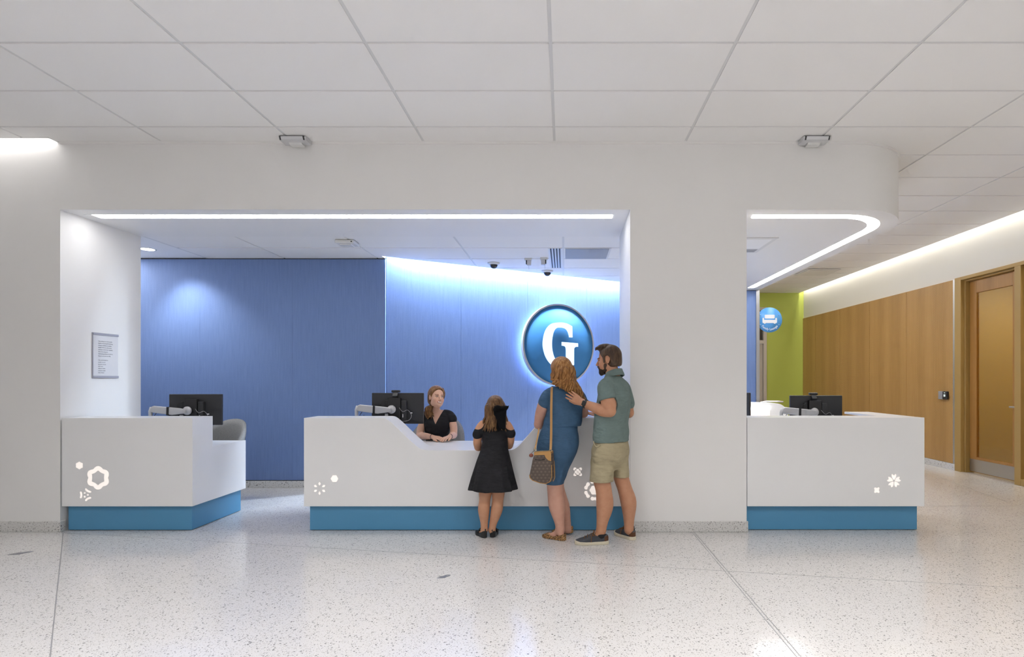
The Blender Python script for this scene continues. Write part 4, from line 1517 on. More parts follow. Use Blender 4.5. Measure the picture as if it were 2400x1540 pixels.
def head(fl, c, fw, up, s, nose=1.0, female=True):
    """head with brow, sockets, nose, lips, chin and ears; returns the local frame"""
    fw = unit(fw)
    up = unit(np.asarray(up, float) - fw * (fw @ np.asarray(up, float)))
    rt = np.cross(fw, up)
    B = np.stack([rt, fw, up], 1)

    def L(x, y, z):
        return c + s * (B @ np.array([x, y, z]))

    def E(p, r, k=0.012, mode='join'):
        fl.ell(L(*p), np.array(r) * s, B, k * s, mode)

    E((0, -0.014, 0.030), (0.074, 0.094, 0.086), 0.01)
    E((0, 0.026, -0.030), (0.060, 0.062, 0.082), 0.03)
    jw = 0.044 if female else 0.052
    E((0, 0.044, -0.083), (jw, 0.042, 0.032), 0.03)
    for sx in (-1, 1):
        E((sx * 0.036, 0.056, -0.040), (0.026, 0.028, 0.028), 0.02)
        E((sx * 0.046, 0.010, -0.070), (0.018, 0.032, 0.026), 0.025)
        E((sx * 0.030, 0.094, 0.000), (0.017, 0.012, 0.009), 0.010, 'cut')
        E((sx * 0.030, 0.0795, -0.001), (0.0125, 0.0125, 0.0115), 0.002)
        E((sx * 0.028, 0.084, 0.016), (0.020, 0.010, 0.006), 0.010)
        E((sx * 0.074, -0.006, -0.008), (0.009, 0.018, 0.031), 0.008)
        E((sx * 0.083, -0.004, -0.004), (0.005, 0.009, 0.016), 0.004, 'cut')
        E((sx * 0.010, 0.098, -0.040), (0.008, 0.009, 0.007), 0.006)
    fl.cone(L(0, 0.086, 0.006), L(0, 0.100 + 0.010 * nose, -0.033), 0.008 * s, 0.0105 * s, 0.010 * s)
    fl.cone(L(-0.017, 0.088, -0.062), L(0.017, 0.088, -0.062), 0.0075 * s, 0.0075 * s, 0.006 * s)
    fl.cone(L(-0.015, 0.087, -0.072), L(0.015, 0.087, -0.072), 0.008 * s, 0.008 * s, 0.005 * s)
    fl.cone(L(0, 0.093, -0.062), L(0, 0.092, -0.072), 0.006 * s, 0.006 * s, 0.005 * s)
    E((0, 0.080, -0.100), (0.018, 0.014, 0.014), 0.015)
    return L, B


def to_local(v, c, B, s):
    return (v - c) @ B / s


def face_paint(v, col, c, B, s, lips, brow, smile=False):
    q = to_local(v, c, B, s)
    front = (q[:, 1] > 0.055) & (np.abs(q[:, 0]) < 0.075) & (np.abs(q[:, 2]) < 0.13)

    def blob(x, z, rx, rz):
        return front & (((q[:, 0] - x) / rx) ** 2 + ((q[:, 2] - z) / rz) ** 2 < 1)

    cheek = np.exp(-(((np.abs(q[:, 0]) - 0.040) / 0.022) ** 2 + ((q[:, 2] + 0.042) / 0.022) ** 2)) * front
    col += cheek[:, None] * np.array([0.03, -0.04, -0.035])
    for sx in (-1, 1):
        col[blob(sx * 0.031, 0.019 , 0.019, 0.0042)] = brow
        col[blob(sx * 0.030, 0.001, 0.0145, 0.0062)] = (0.16, 0.075, 0.05)
        col[blob(sx * 0.030, -0.001, 0.012, 0.0046)] = (0.62, 0.60, 0.58)
        col[blob(sx * 0.031, -0.001, 0.0056, 0.0056)] = (0.045, 0.05, 0.05)
    if smile:
        zc = -0.066 + 9.0 * q[:, 0] ** 2
        m = front & (np.abs(q[:, 0]) < 0.027) & (np.abs(q[:, 2] - zc) < 0.0095)
        col[m] = lips
        m = front & (np.abs(q[:, 0]) < 0.022) & (np.abs(q[:, 2] - zc - 0.001) < 0.0045)
        col[m] = (0.82, 0.80, 0.77)
    else:
        col[blob(0, -0.067, 0.022, 0.011)] = lips
    return col


def hand(fl, wrist, d, n, side, s=1.0, curl=(0.25, 0.3, 0.3, 0.35), spread=0.10, thumb=0.5):
    """d: towards the fingertips, n: out of the back of the hand, side: +1/-1 picks the thumb side"""
    d = unit(d)
    n = unit(np.asarray(n, float) - d * (d @ np.asarray(n, float)))
    t = np.cross(d, n) * side
    wrist = np.asarray(wrist, float)
    kn = []
    for i, off in enumerate((0.032, 0.0105, -0.0115, -0.031)):
        k = wrist + d * (0.086 - 0.004 * abs(i - 1)) * s + t * off * s
        kn.append(k)
        fl.cone(wrist + d * 0.012 * s + t * off * 0.55 * s, k, 0.0155 * s, 0.0115 * s, 0.010)
    for i, (ln, k) in enumerate(zip((0.072, 0.080, 0.074, 0.058), kn)):
        dirv = unit(d + t * spread * (1.2 - 0.8 * i))
        p = k
        for j, fr in enumerate((0.45, 0.30, 0.25)):
            ca, sa = math.cos(curl[i] * (1 if j else 0.7)), math.sin(curl[i] * (1 if j else 0.7))
            nn = unit(n - dirv * (n @ dirv))
            dirv = unit(dirv * ca - nn * sa)
            n2 = p + dirv * ln * fr * s
            fl.cone(p, n2, (0.0098 - 0.0011 * j) * s, (0.0088 - 0.0011 * j) * s, 0.004)
            p = n2
    p = wrist + d * 0.022 * s + t * 0.022 * s
    a = unit(d * 0.75 + t * thumb - n * 0.25)
    q = p + a * 0.042 * s
    fl.cone(p, q, 0.015 * s, 0.0115 * s, 0.008)
    b = unit(d * 0.95 + t * thumb * 0.35 - n * 0.2)
    fl.cone(q, q + b * 0.030 * s, 0.0108 * s, 0.0095 * s, 0.004)
    fl.cone(q + b * 0.030 * s, q + b * 0.052 * s, 0.0095 * s, 0.0075 * s, 0.003)


def lock_mesh(locks, n=6):
    """hair locks: list of (points, radius at root, radius at tip)"""
    mb = MB()
    for pts, r0, r1 in locks:
        m = len(pts)
        rs = [r0 + (r1 - r0) * (i / (m - 1)) ** 1.6 for i in range(m)]
        rs[-1] *= 0.35
        mb.tube(pts, rs, n, True, flat=0.75)
    return np.array(mb.v), mb


def hair_object(fl, locks, name, material, parent):
    """cap volume and locks in one mesh"""
    v, f = fl.mesh()
    mb = lock_mesh(locks)[1]
    mb.v = [tuple(p) for p in v] + mb.v
    mb.f = [tuple(q) for q in f.tolist()] + [tuple(i + len(v) for i in q) for q in mb.f]
    mb.sm = [True] * len(mb.f)
    return mb.build(name, material, parent, fix=False)


def hair_cap(fl, c, B, s, grow=0.010, line=(0, 0.060, 0.062), nrm=(0, 0.80, -0.60), low=-0.05):
    """skull-hugging hair with an open face"""
    def L(x, y, z):
        return c + s * (B @ np.array([x, y, z]))
    fl.ell(L(0, -0.016, 0.032), np.array((0.076 + grow, 0.096 + grow, 0.088 + grow)) * s, B, 0.005)
    fl.ell(L(0, -0.045, -0.035), np.array((0.066 + grow, 0.060 + grow, 0.07)) * s, B, 0.03 * s)
    # cut the face open and the lower edge
    lo = c - 0.2 * s
    hi = c + 0.2 * s
    sl, x, y, z = fl.sub(lo, hi)
    p0 = L(*line)
    nw = B @ unit(nrm)
    d = -((x - p0[0]) * nw[0] + (y - p0[1]) * nw[1] + (z - p0[2]) * nw[2])
    fl.cut(sl, d.astype(np.float32), 0.008)
    p0 = L(0, 0, low)
    nw = -B[:, 2]
    d = -((x - p0[0]) * nw[0] + (y - p0[1]) * nw[1] + (z - p0[2]) * nw[2])
    fl.cut(sl, d.astype(np.float32), 0.01)


def shoe(parent, heel, toe, w, kind, mats, z0=0.0, lift=0.0, laces=True):
    """shoe from heel to toe point on the floor; kind 'sneaker', 'flat' or 'strap'"""
    heel, toe = np.array([*heel, 0.0]), np.array([*toe, 0.0])
    ax = unit(toe - heel)
    L = np.linalg.norm(toe - heel)
    sd = np.array([-ax[1], ax[0], 0.0])

    def W(u, v, z):
        return heel + ax * u * L + sd * v + np.array([0, 0, z + lift * (1 - u)])

    lo = np.minimum(heel, toe) - 0.08
    hi = np.maximum(heel, toe) + 0.08
    lo[2], hi[2] = -0.02, 0.16 + lift

    def foot2d(fl, grow, zt, zb, k=0.0):
        # outline of the foot as a flat-bottomed slab between zb and zt
        s, x, y, z = fl.sub(lo, hi)
        u = ((x - heel[0]) * ax[0] + (y - heel[1]) * ax[1])
        v = ((x - heel[0]) * sd[0] + (y - heel[1]) * sd[1])
        uu = np.clip(u / L, 0, 1)
        hw = np.interp(uu, [0, 0.08, 0.2, 0.45, 0.68, 0.85, 0.95, 1.0], [0.30, 0.62, 0.74, 0.76, 1.0, 0.90, 0.62, 0.28]) * w / 2 + grow
        zz = z - lift * (1 - uu)
        d2 = np.maximum(np.abs(v) - hw, np.maximum(-u - grow, u - L - grow))
        top = zt(uu, v / np.maximum(hw, 1e-3)) if callable(zt) else zt
        d = np.maximum(d2, np.maximum(zz - top, zb - zz))
        return s, d.astype(np.float32), zz

    fl = Field(lo, hi, 0.0035)
    if kind == 'sneaker':
        prof = lambda uu, vv: np.interp(uu, [0, 0.05, 0.18, 0.30, 0.42, 0.55, 0.72, 0.9, 1.0], [0.070, 0.082, 0.078, 0.075, 0.088, 0.082, 0.062, 0.046, 0.034]) - 0.016 * vv ** 2 * np.interp(uu, [0, 0.3, 0.6, 1], [0.2, 0.4, 1.5, 1.2])
        s, d, zz = foot2d(fl, -0.003, prof, 0.012)
        fl.join(s, d, 0)
        up_ = field_object(fl, 'shoe', mats[0], parent)
        fs = Field(lo, hi, 0.0035)
        s, d, zz = foot2d(fs, 0.003, lambda uu, vv: np.interp(uu, [0, 0.5, 0.85, 1], [0.030, 0.024, 0.027, 0.034]), 0.0)
        fs.join(s, d, 0)
        field_object(fs, 'sole', mats[1], up_)
        MBh = Field(lo, hi, 0.0035)      # brown heel patch
        s, d, zz = foot2d(MBh, -0.0005, lambda uu, vv: np.interp(uu, [0, 0.05, 0.12, 0.18], [0.068, 0.076, 0.070, 0.05]), 0.03)
        x, y, z = MBh.sub(lo, hi)[1:]
        u = ((x - heel[0]) * ax[0] + (y - heel[1]) * ax[1]) / L
        MBh.join(s, np.maximum(d, (u - 0.13) * L).astype(np.float32), 0)
        field_object(MBh, 'heel_patch', mats[2], up_)
        lc = MB()
        for i in range(4):
            uu = 0.44 + 0.085 * i
            zt = float(np.interp(uu, [0.42, 0.55, 0.72], [0.091, 0.085, 0.066]))
            lc.tube([W(uu, -0.030, zt - 0.016), W(uu + 0.01, -0.015, zt - 0.002), W(uu + 0.02, 0.015, zt - 0.002), W(uu + 0.03, 0.030, zt - 0.016)], 0.003, 6)
        for sgn in (-1, 1):
            lc.tube(catmull([W(0.46, 0, 0.092), W(0.43, sgn * 0.022, 0.108), W(0.40, sgn * 0.045, 0.098), W(0.44, sgn * 0.040, 0.078), W(0.46, 0, 0.092)], 4, False), 0.0028, 6)
            lc.tube(catmull([W(0.46, 0, 0.092), W(0.50, sgn * 0.03, 0.080), W(0.52, sgn * 0.044, 0.055), W(0.53, sgn * 0.047, 0.025)], 4, False), 0.0028, 6)
        lc.build('laces', mats[3], up_)
        sk = Field(lo, hi, 0.0035)
        a = W(0.22, 0, 0.075)
        sk.cone(a, a + np.array([0, 0, 0.020]), 0.042, 0.039, 0)
        field_object(sk, 'sock', mats[4], parent)
    else:
        top = 0.040 if kind == 'flat' else 0.046
        prof = lambda uu, vv: np.interp(uu, [0, 0.06, 0.25, 0.5, 0.7, 0.88, 1.0], [top + 0.016, top + 0.018, top - 0.002, top - 0.012, top, top - 0.006, 0.018])
        s, d, zz = foot2d(fl, 0.0, prof, 0.001)
        fl.join(s, d, 0)
        x, y, z = fl.sub(lo, hi)[1:]
        u = ((x - heel[0]) * ax[0] + (y - heel[1]) * ax[1])
        v = ((x - heel[0]) * sd[0] + (y - heel[1]) * sd[1])
        op = np.maximum(np.sqrt(((u - 0.41 * L) / (0.33 * L)) ** 2 + (v / (0.285 * w)) ** 2) - 1, 0) * 0.03 - 0.0005
        op = np.where(np.sqrt(((u - 0.41 * L) / (0.33 * L)) ** 2 + (v / (0.285 * w)) ** 2) < 1, -0.01, 0.01)
        op = np.maximum(op, 0.014 - zz)
        fl.cut(s, op.astype(np.float32), 0.0)
        up_ = field_object(fl, 'shoe', mats[0], parent)
        if kind == 'strap':
            st = MB().tube(catmull([W(0.50, -0.5 * w, 0.030), W(0.48, -0.3 * w, 0.062), W(0.46, 0, 0.074), W(0.48, 0.3 * w, 0.062), W(0.50, 0.5 * w, 0.030)], 4, False), 0.0055, 6)
            st.build('strap', mats[0], up_)
            MB().cbox(W(0.0, 0, 0.070), (0.008, 0.008, 0.026)).build('heel_tab', mats[0], up_)
    return up_


def footskin(fl, ankle, heel, toe, s=1.0, zt=0.030):
    """bare foot inside the shoe"""
    heel, toe = np.array([*heel, 0.0]), np.array([*toe, 0.0])
    ax = unit(toe - heel)
    L = np.linalg.norm(toe - heel)
    h = heel + ax * 0.17 * L + np.array([0, 0, 0.032])
    m = heel + ax * 0.48 * L + np.array([0, 0, 0.034])
    t = heel + ax * 0.80 * L + np.array([0, 0, 0.020])
    fl.cone(ankle, h, 0.030 * s, 0.026 * s, 0.02)
    fl.cone(ankle, m, 0.028 * s, 0.022 * s, 0.025)
    fl.cone(m, t, 0.024 * s, 0.014 * s, 0.015)


rng = np.random.default_rng(11)
BLACKCLOTH = cloth('black_jersey', (0.014, 0.014, 0.017), 0.25, 0.7)
M_HAIRTIE = mat('black_ribbon', (0.004, 0.004, 0.005), 0.85, spec=0.15)


# ------------------------------------------------------------------ the girl
def girl():
    Y = 5.0
    t = thing('person', (-0.68, 5.0, 0), 'girl in a black flared dress with a big black hair bow at the desk', 'person', 'family at the middle desk')
    G = lambda px, py, y=Y: P(px, py, y)
    b = Field((-0.90, 4.84, 0.0), (-0.36, 5.50, 1.30), 0.004)
    hc = G(1160, 956) + np.array([0, 0.01, 0.0])
    hs = 0.88
    L, B = head(b, hc, (-0.30, 0.95, -0.08), (0, 0, 1), hs)
    b.chain([G(1160, 1003), G(1160, 985), hc + np.array([0, 0.0, -0.05])], [0.050, 0.040, 0.042], 0.02)
    # trunk
    b.loft([(0.45, -0.640, Y, 0.10, 0.075), (0.62, -0.636, Y, 0.125, 0.085), (0.72, -0.632, Y, 0.105, 0.075), (0.83, -0.622, Y, 0.095, 0.068), (0.95, -0.618, Y, 0.105, 0.072), (1.02, -0.615, Y, 0.100, 0.060), (1.055, -0.615, Y, 0.055, 0.045)], 0.02)
    for sx, pts, rs in ((-1, [G(1133, 996), G(1123, 1010), G(1119, 1036, 5.03), G(1121, 1048, 5.09)], [0.044, 0.041, 0.036, 0.034]),
                        (1, [G(1187, 997), G(1195, 1012), G(1196, 1032, 5.03), G(1193, 1044, 5.09)], [0.044, 0.041, 0.035, 0.033])):
        b.chain(pts, rs, 0.03)
        el = pts[-1]
        wr = np.array([-0.635 + sx * 0.055, 5.30, 0.800])
        b.chain([el, (el + wr) / 2 + np.array([0, 0, 0.006]), wr], [0.034, 0.032, 0.022], 0.01)
        hand(b, wr, (-sx * 0.75, 0.65, -0.05), (0, 0.1, 1), -sx, 0.72, (0.3, 0.35, 0.35, 0.4))
    # legs
    lh, lt = (-0.704, 4.985), (-0.800, 5.135)
    rh, rt_ = (-0.645, 5.0), (-0.636, 5.175)
    la, ra = G(1135, 1243, 5.02), G(1153, 1243, 5.03)
    b.chain([G(1142, 1105), G(1138, 1150), G(1136, 1172), G(1134, 1195), G(1135, 1225, 5.02), la], [0.070, 0.058, 0.048, 0.0505, 0.033, 0.029], 0.03)
    b.chain([G(1170, 1105), G(1168, 1150), G(1167, 1172), G(1164, 1196), G(1156, 1226, 5.02), ra], [0.070, 0.058, 0.048, 0.0505, 0.033, 0.029], 0.03)
    footskin(b, la, lh, lt, 0.60)
    footskin(b, ra, rh, rt_, 0.60)
    skin = np.array([0.56, 0.285, 0.165])

    def paint(v):
        c = np.tile(skin, (len(v), 1))
        return face_paint(v, c, hc, B, hs, (0.55, 0.22, 0.18), (0.12, 0.06, 0.03))
    field_object(b, 'body', M_SKIN, t, paint)
    # dress
    d = Field((-0.92, 4.74, 0.42), (-0.36, 5.24, 1.10), 0.005)

    def fold(th, z):
        a = np.clip((0.80 - z) / 0.36, 0, 1)
        return 1 + a * (0.045 * np.sin(6 * th + 0.6) + 0.03 * np.sin(11 * th + 2.0) + 0.015 * np.sin(17 * th))
    d.loft([(0.436, -0.636, Y - 0.01, 0.212, 0.165), (0.55, -0.636, Y - 0.01, 0.186, 0.145), (0.70, -0.631, Y, 0.150, 0.115), (0.80, -0.624, Y, 0.121, 0.092), (0.86, -0.621, Y, 0.114, 0.085), (0.95, -0.618, Y, 0.120, 0.086), (1.005, -0.617, Y, 0.122, 0.078), (1.035, -0.617, Y, 0.112, 0.068)], 0.01, fold)
    d.chain([G(1138, 1003), G(1125, 1010), G(1119, 1019)], [0.044, 0.046, 0.0435], 0.02)
    d.chain([G(1180, 1003), G(1192, 1010), G(1197, 1017)], [0.044, 0.046, 0.043], 0.02)
    # open shoulder tops
    s, x, y, z = d.sub((-0.92, 4.74, 1.0), (-0.36, 5.24, 1.10))
    d.cut(s, -(z - 1.028 + 0 * x + 0 * y).astype(np.float32), 0.006)
    field_object(d, 'dress', BLACKCLOTH, t)
    ms = [mat('black_shoe', (0.012, 0.012, 0.013), 0.45)]
    shoe(t, lh, lt, 0.072, 'strap', ms)
    shoe(t, rh, rt_, 0.072, 'strap', ms)
    # hair: cap, a twisted band across the back, long straight locks
    hf = Field(hc - 0.17, hc + 0.17, 0.004)
    hair_cap(hf, hc, B, hs, 0.012)
    locks = []
    for i in range(64):
        u = -1.15 + 2.3 * (i + rng.uniform(-0.3, 0.3)) / 63
        th = u * 1.45
        lay = rng.uniform(0.92, 1.10)
        root = L(0.055 * math.sin(th), -0.03 - 0.045 * math.cos(th), 0.075 + rng.uniform(-0.02, 0.02))
        mid1 = L(0.090 * math.sin(th) * lay, -0.018 - 0.098 * math.cos(th) * lay, 0.015)
        mid2 = L(0.096 * math.sin(th) * lay, -0.020 - 0.086 * math.cos(th) * lay, -0.075)
        zt = rng.uniform(0.955, 1.0) if abs(u) < 0.75 else rng.uniform(0.965, 1.03)
        tip = np.array([-0.617 + 0.110 * math.sin(th) * rng.uniform(0.9, 1.1), 5.0 - 0.090 * max(math.cos(th), 0.1) - 0.012, zt])
        m3 = 0.5 * (mid2 + tip) + np.array([rng.uniform(-0.012, 0.012), -0.006, 0])
        locks.append((catmull([root, mid1, mid2, m3, tip], 4, False), rng.uniform(0.010, 0.014), 0.006))
    tw = [L(0.092 * math.sin(a_), -0.012 - 0.110 * math.cos(a_), 0.022 - 0.018 * math.cos(a_)) for a_ in np.linspace(-1.5, 1.5, 13)]
    locks.append((tw, 0.011, 0.011))
    locks.append(([p + np.array([0, -0.003, 0.010]) for p in tw], 0.008, 0.008))
    hair_object(hf, locks, 'hair', hairmat('light_brown_hair', (0.045, 0.018, 0.006), (0.125, 0.058, 0.020), (0.30, 0.165, 0.065)), t)
    # bow: two loops, a knot and two hanging tails
    out = [(1157, 953), (1162, 951), (1170, 954.5), (1177, 956), (1184, 953.5), (1191.5, 951), (1190.5, 957), (1186.5, 963), (1185.5, 972), (1184.5, 990), (1184, 1007), (1179, 1010), (1174.5, 1004), (1172, 1010), (1166, 1012.5), (1163.5, 1003), (1164, 986), (1160.5, 976), (1156, 972), (1156, 962)]
    yb = 4.862
    n_ = len(out)
    vs = []
    for dy, gr in ((0.0, 0.94), (0.006, 1.0), (0.03, 1.0), (0.04, 0.9)):
        cx_, cz_ = P(1173, 978, yb)[0], P(1173, 978, yb)[2]
        for px, py in out:
            q = P(px, py, yb)
            wave = 0.010 * math.sin(px * 0.55) + 0.006 * math.sin(py * 0.3)
            vs.append((cx_ + (q[0] - cx_) * gr, yb + dy + wave + 0.012 * max(0, (1000 - py) / 50), cz_ + (q[2] - cz_) * gr))
    fs = []
    for k in range(3):
        for i_ in range(n_):
            j_ = (i_ + 1) % n_
            fs.append((k * n_ + i_, k * n_ + j_, (k + 1) * n_ + j_, (k + 1) * n_ + i_))
    fs += [tuple(range(n_)), tuple(range(3 * n_, 4 * n_))[::-1]]
    bow = MB().add(vs, fs, False).build('hair_bow', M_HAIRTIE, t)
    w = Field((-0.66, 4.80, 1.10), (-0.44, 4.99, 1.22), 0.003)
    kc = P(1174, 957, 4.866)
    w.ell(kc, (0.017, 0.018, 0.020), None, 0.005)
    w.chain([kc, P(1166, 956, 4.862), P(1160, 961, 4.87)], [0.012, 0.022, 0.016], 0.008)
    w.chain([kc, P(1182, 957, 4.862), P(1188, 954, 4.872)], [0.012, 0.020, 0.009], 0.008)
    field_object(w, 'bow_knot', M_HAIRTIE, bow)


girl()


# ------------------------------------------------------------------ the woman with the handbag
def woman():
    Y = 4.95
    t = thing('person', (-0.05, 4.98, 0), 'woman with wavy auburn hair in a blue dress leaning on the middle desk', 'person', 'family at the middle desk')
    S = 1 / 264.0
    b = Field((-0.34, 4.72, 0.0), (0.36, 5.52, 1.64), 0.004)
    hc = P(1314, 871, 5.0)
    L, B = head(b, hc, (-0.55, 0.83, -0.05), (-0.03, 0, 1), 0.98)
    b.chain([P(1318, 920, 4.98), P(1317, 903, 4.98), hc + np.array([0, 0, -0.05])], [0.062, 0.050, 0.050], 0.03)

    def keys(grow=0.0):
        rows = [(1133, 1299, 21.5, 0.105, 4.985), (1120, 1299.5, 25.5, 0.110, 4.98), (1100, 1300, 32, 0.115, 4.975), (1080, 1302, 41, 0.130, 4.96), (1060, 1305, 47.5, 0.140, 4.95),
                (1040, 1308, 49.5, 0.142, 4.945), (1020, 1310, 46.5, 0.132, 4.95), (1005, 1311, 42, 0.120, 4.955), (997, 1314, 41.5, 0.116, 4.96), (988, 1319, 45.5, 0.130, 4.965),
                (970, 1322, 43, 0.126, 4.975), (950, 1325, 43, 0.122, 4.985), (930, 1323, 43, 0.108, 4.99), (919, 1321, 38, 0.088, 4.985), (911, 1318, 29, 0.068, 4.98), (906, 1317, 20, 0.055, 4.98)]
        out = []
        for py, px, hw, ry, yy_ in rows:
            q = P(px, py, yy_)
            out.append((q[2], q[0], yy_, hw * S + grow, ry + grow))
        return out
    b.loft([k for k in keys(-0.012)], 0.02)
    le = P(1263, 995, 5.06)
    b.chain([P(1285, 926, 4.978), P(1275, 947, 4.985), P(1267, 972, 5.02), le], [0.050, 0.053, 0.049, 0.042], 0.03)
    lw = np.array([-0.10, 5.31, 1.106])
    b.chain([le, (le + lw) / 2 + np.array([0, -0.01, 0.052]), lw], [0.043, 0.040, 0.026], 0.01)
    hand(b, lw, (0.85, 0.5, -0.1), (0, -0.1, 1), -1, 0.92, (0.12, 0.15, 0.17, 0.2))
    re = P(1368, 968, 5.12)
    b.chain([P(1356, 927, 4.99), P(1363, 945, 5.03), re], [0.048, 0.050, 0.042], 0.03)
    rw = np.array([0.192, 5.30, 1.108])
    b.chain([re, (re + rw) / 2, rw], [0.042, 0.036, 0.025], 0.01)
    hand(b, rw, (0.55, 0.55, -0.06), (0, -0.15, 1), 1, 0.92, (0.12, 0.15, 0.17, 0.2))
    # legs: weight on the near one, the other half a step behind it
    lh, lt = (0.012, 4.905), (-0.192, 5.045)
    rh, rt_ = (0.080, 5.10), (-0.110, 5.175)
    la, ra = P(1313, 1240, 4.945), P(1330, 1240, 5.10)
    b.chain([P(1299, 1090, 4.95), P(1300, 1135, 4.955), P(1301, 1155, 4.955), P(1305, 1186, 4.95), P(1311, 1222, 4.945), la], [0.080, 0.068, 0.066, 0.070, 0.044, 0.037], 0.03)
    b.chain([P(1305, 1090, 5.0), P(1306, 1135, 5.03), P(1314, 1165, 5.07), P(1321, 1190, 5.09), P(1328, 1222, 5.10), ra], [0.080, 0.058, 0.054, 0.055, 0.037, 0.033], 0.02)
    footskin(b, la, lh, lt)
    footskin(b, ra, rh, rt_)
    skin = np.array([0.60, 0.335, 0.255])

    def paint(v):
        c = np.tile(skin, (len(v), 1))
        return face_paint(v, c, hc, B, 0.98, (0.55, 0.18, 0.16), (0.20, 0.08, 0.03))
    field_object(b, 'body', M_SKIN, t, paint)
    d = Field((-0.30, 4.74, 0.48), (0.26, 5.20, 1.40), 0.0045)

    def fold(th, z):
        a = np.clip((0.74 - z) / 0.20, 0, 1)
        wv = np.exp(-((z - 1.015) / 0.03) ** 2)
        up = np.clip((z - 1.05) / 0.1, 0, 1)
        a = a * np.clip((z - 0.50) / 0.06, 0.25, 1)
        return 1 + a * (0.040 * np.sin(9 * th + 6.0 * z) + 0.028 * np.sin(14 * th - 5 * z)) - wv * 0.012 * (1 + 1.2 * np.sin(9 * th)) + up * 0.018 * np.sin(6 * th + 26 * z)
    kk = keys(0.0)
    d.loft(kk[:8] + [(P(0, 996, 4.96)[2], P(1314, 996, 4.96)[0], 4.96, 41 * S, 0.115)], 0.0, fold)
    q0, q1 = P(1317, 998, 4.96), P(1318.5, 993, 4.96)
    d.loft([(q0[2], q0[0], 4.96, 43.5 * S, 0.122), (q1[2], q1[0], 4.962, 46.5 * S, 0.131)] + kk[10:], 0.004, fold)
    # short sleeves
    d.chain([P(1294, 919, 4.985), P(1284, 928, 4.978), P(1277, 944, 4.978)], [0.045, 0.055, 0.060], 0.03)
    d.chain([P(1346, 919, 4.99), P(1357, 929, 4.995), P(1363, 943, 5.02)], [0.045, 0.054, 0.056], 0.03)
    field_object(d, 'dress', cloth('blue_jersey_dress', (0.050, 0.110, 0.200), 0.12, 0.75), t)
    # leopard flats
    m = mat('leopard_print', (0.4, 0.24, 0.1), 0.6)
    nt = NT(m)
    vo = nt.n('ShaderNodeTexVoronoi')
    vo.inputs['Scale'].default_value = 100
    nt.l(nt.coord(), vo.inputs['Vector'])
    sp_ = nt.math('LESS_THAN', vo.outputs['Distance'], 0.44)
    nt.color(nt.mix(sp_, (0.40, 0.22, 0.085), (0.035, 0.015, 0.008)))
    shoe(t, lh, lt, 0.088, 'flat', [m])
    shoe(t, rh, rt_, 0.088, 'flat', [m], lift=0.018)
    # wavy hair falling over the right shoulder
    hf = Field(hc - 0.20, hc + 0.20, 0.004)
    hair_cap(hf, hc, B, 0.98, 0.019)
    hf.ell(L(0.0, -0.05, -0.03), (0.085, 0.062, 0.10), B, 0.03)
    locks = []
    for i in range(150):
        u = rng.uniform(-1, 1)
        th = u * 1.5
        lay = rng.uniform(0.95, 1.18)
        root = L(0.05 * math.sin(th), -0.02 - 0.045 * math.cos(th), 0.098 + rng.uniform(-0.025, 0.012))
        m1 = L(0.094 * math.sin(th) * lay, -0.014 - 0.104 * math.cos(th) * lay, 0.02)
        m2 = L(0.100 * math.sin(th) * lay, -0.010 - 0.100 * math.cos(th) * lay, -0.055)
        # local +x is the viewer's right here: the longer locks drift to the right
        f = (u + 1) / 2
        ex = rng.uniform(0.0, 1.0)
        px = 1296 + 46 * f + (12 + 22 * f) * ex
        py = 898 + 8 * f + (6 + 36 * f) * ex
        tip = P(px, py, 4.885 - 0.02 * ex + rng.uniform(-0.01, 0.03))
        m3 = 0.5 * (m2 + tip) + np.array([rng.uniform(-0.008, 0.012), -0.02, 0.0])
        pts = np.array(catmull([root, m1, m2, m3, tip], 9, False))
        ph = rng.uniform(0, 6.28)
        n_ = len(pts)
        amp = np.linspace(0, 1, n_) ** 0.8 * rng.uniform(0.012, 0.022)
        w_ = np.linspace(0, 1, n_) * rng.uniform(13, 18) + ph
        pts[:, 0] += amp * np.sin(w_)
        pts[:, 1] += amp * np.cos(w_) * 0.7
        pts[:, 2] += amp * np.sin(w_ * 1.0 + 1.2) * 0.35
        locks.append(([tuple(p) for p in pts], rng.uniform(0.010, 0.014), 0.008))
    hair_object(hf, locks, 'hair', hairmat('auburn_hair', (0.12, 0.042, 0.010), (0.31, 0.135, 0.036), (0.56, 0.31, 0.11)), t)


woman()


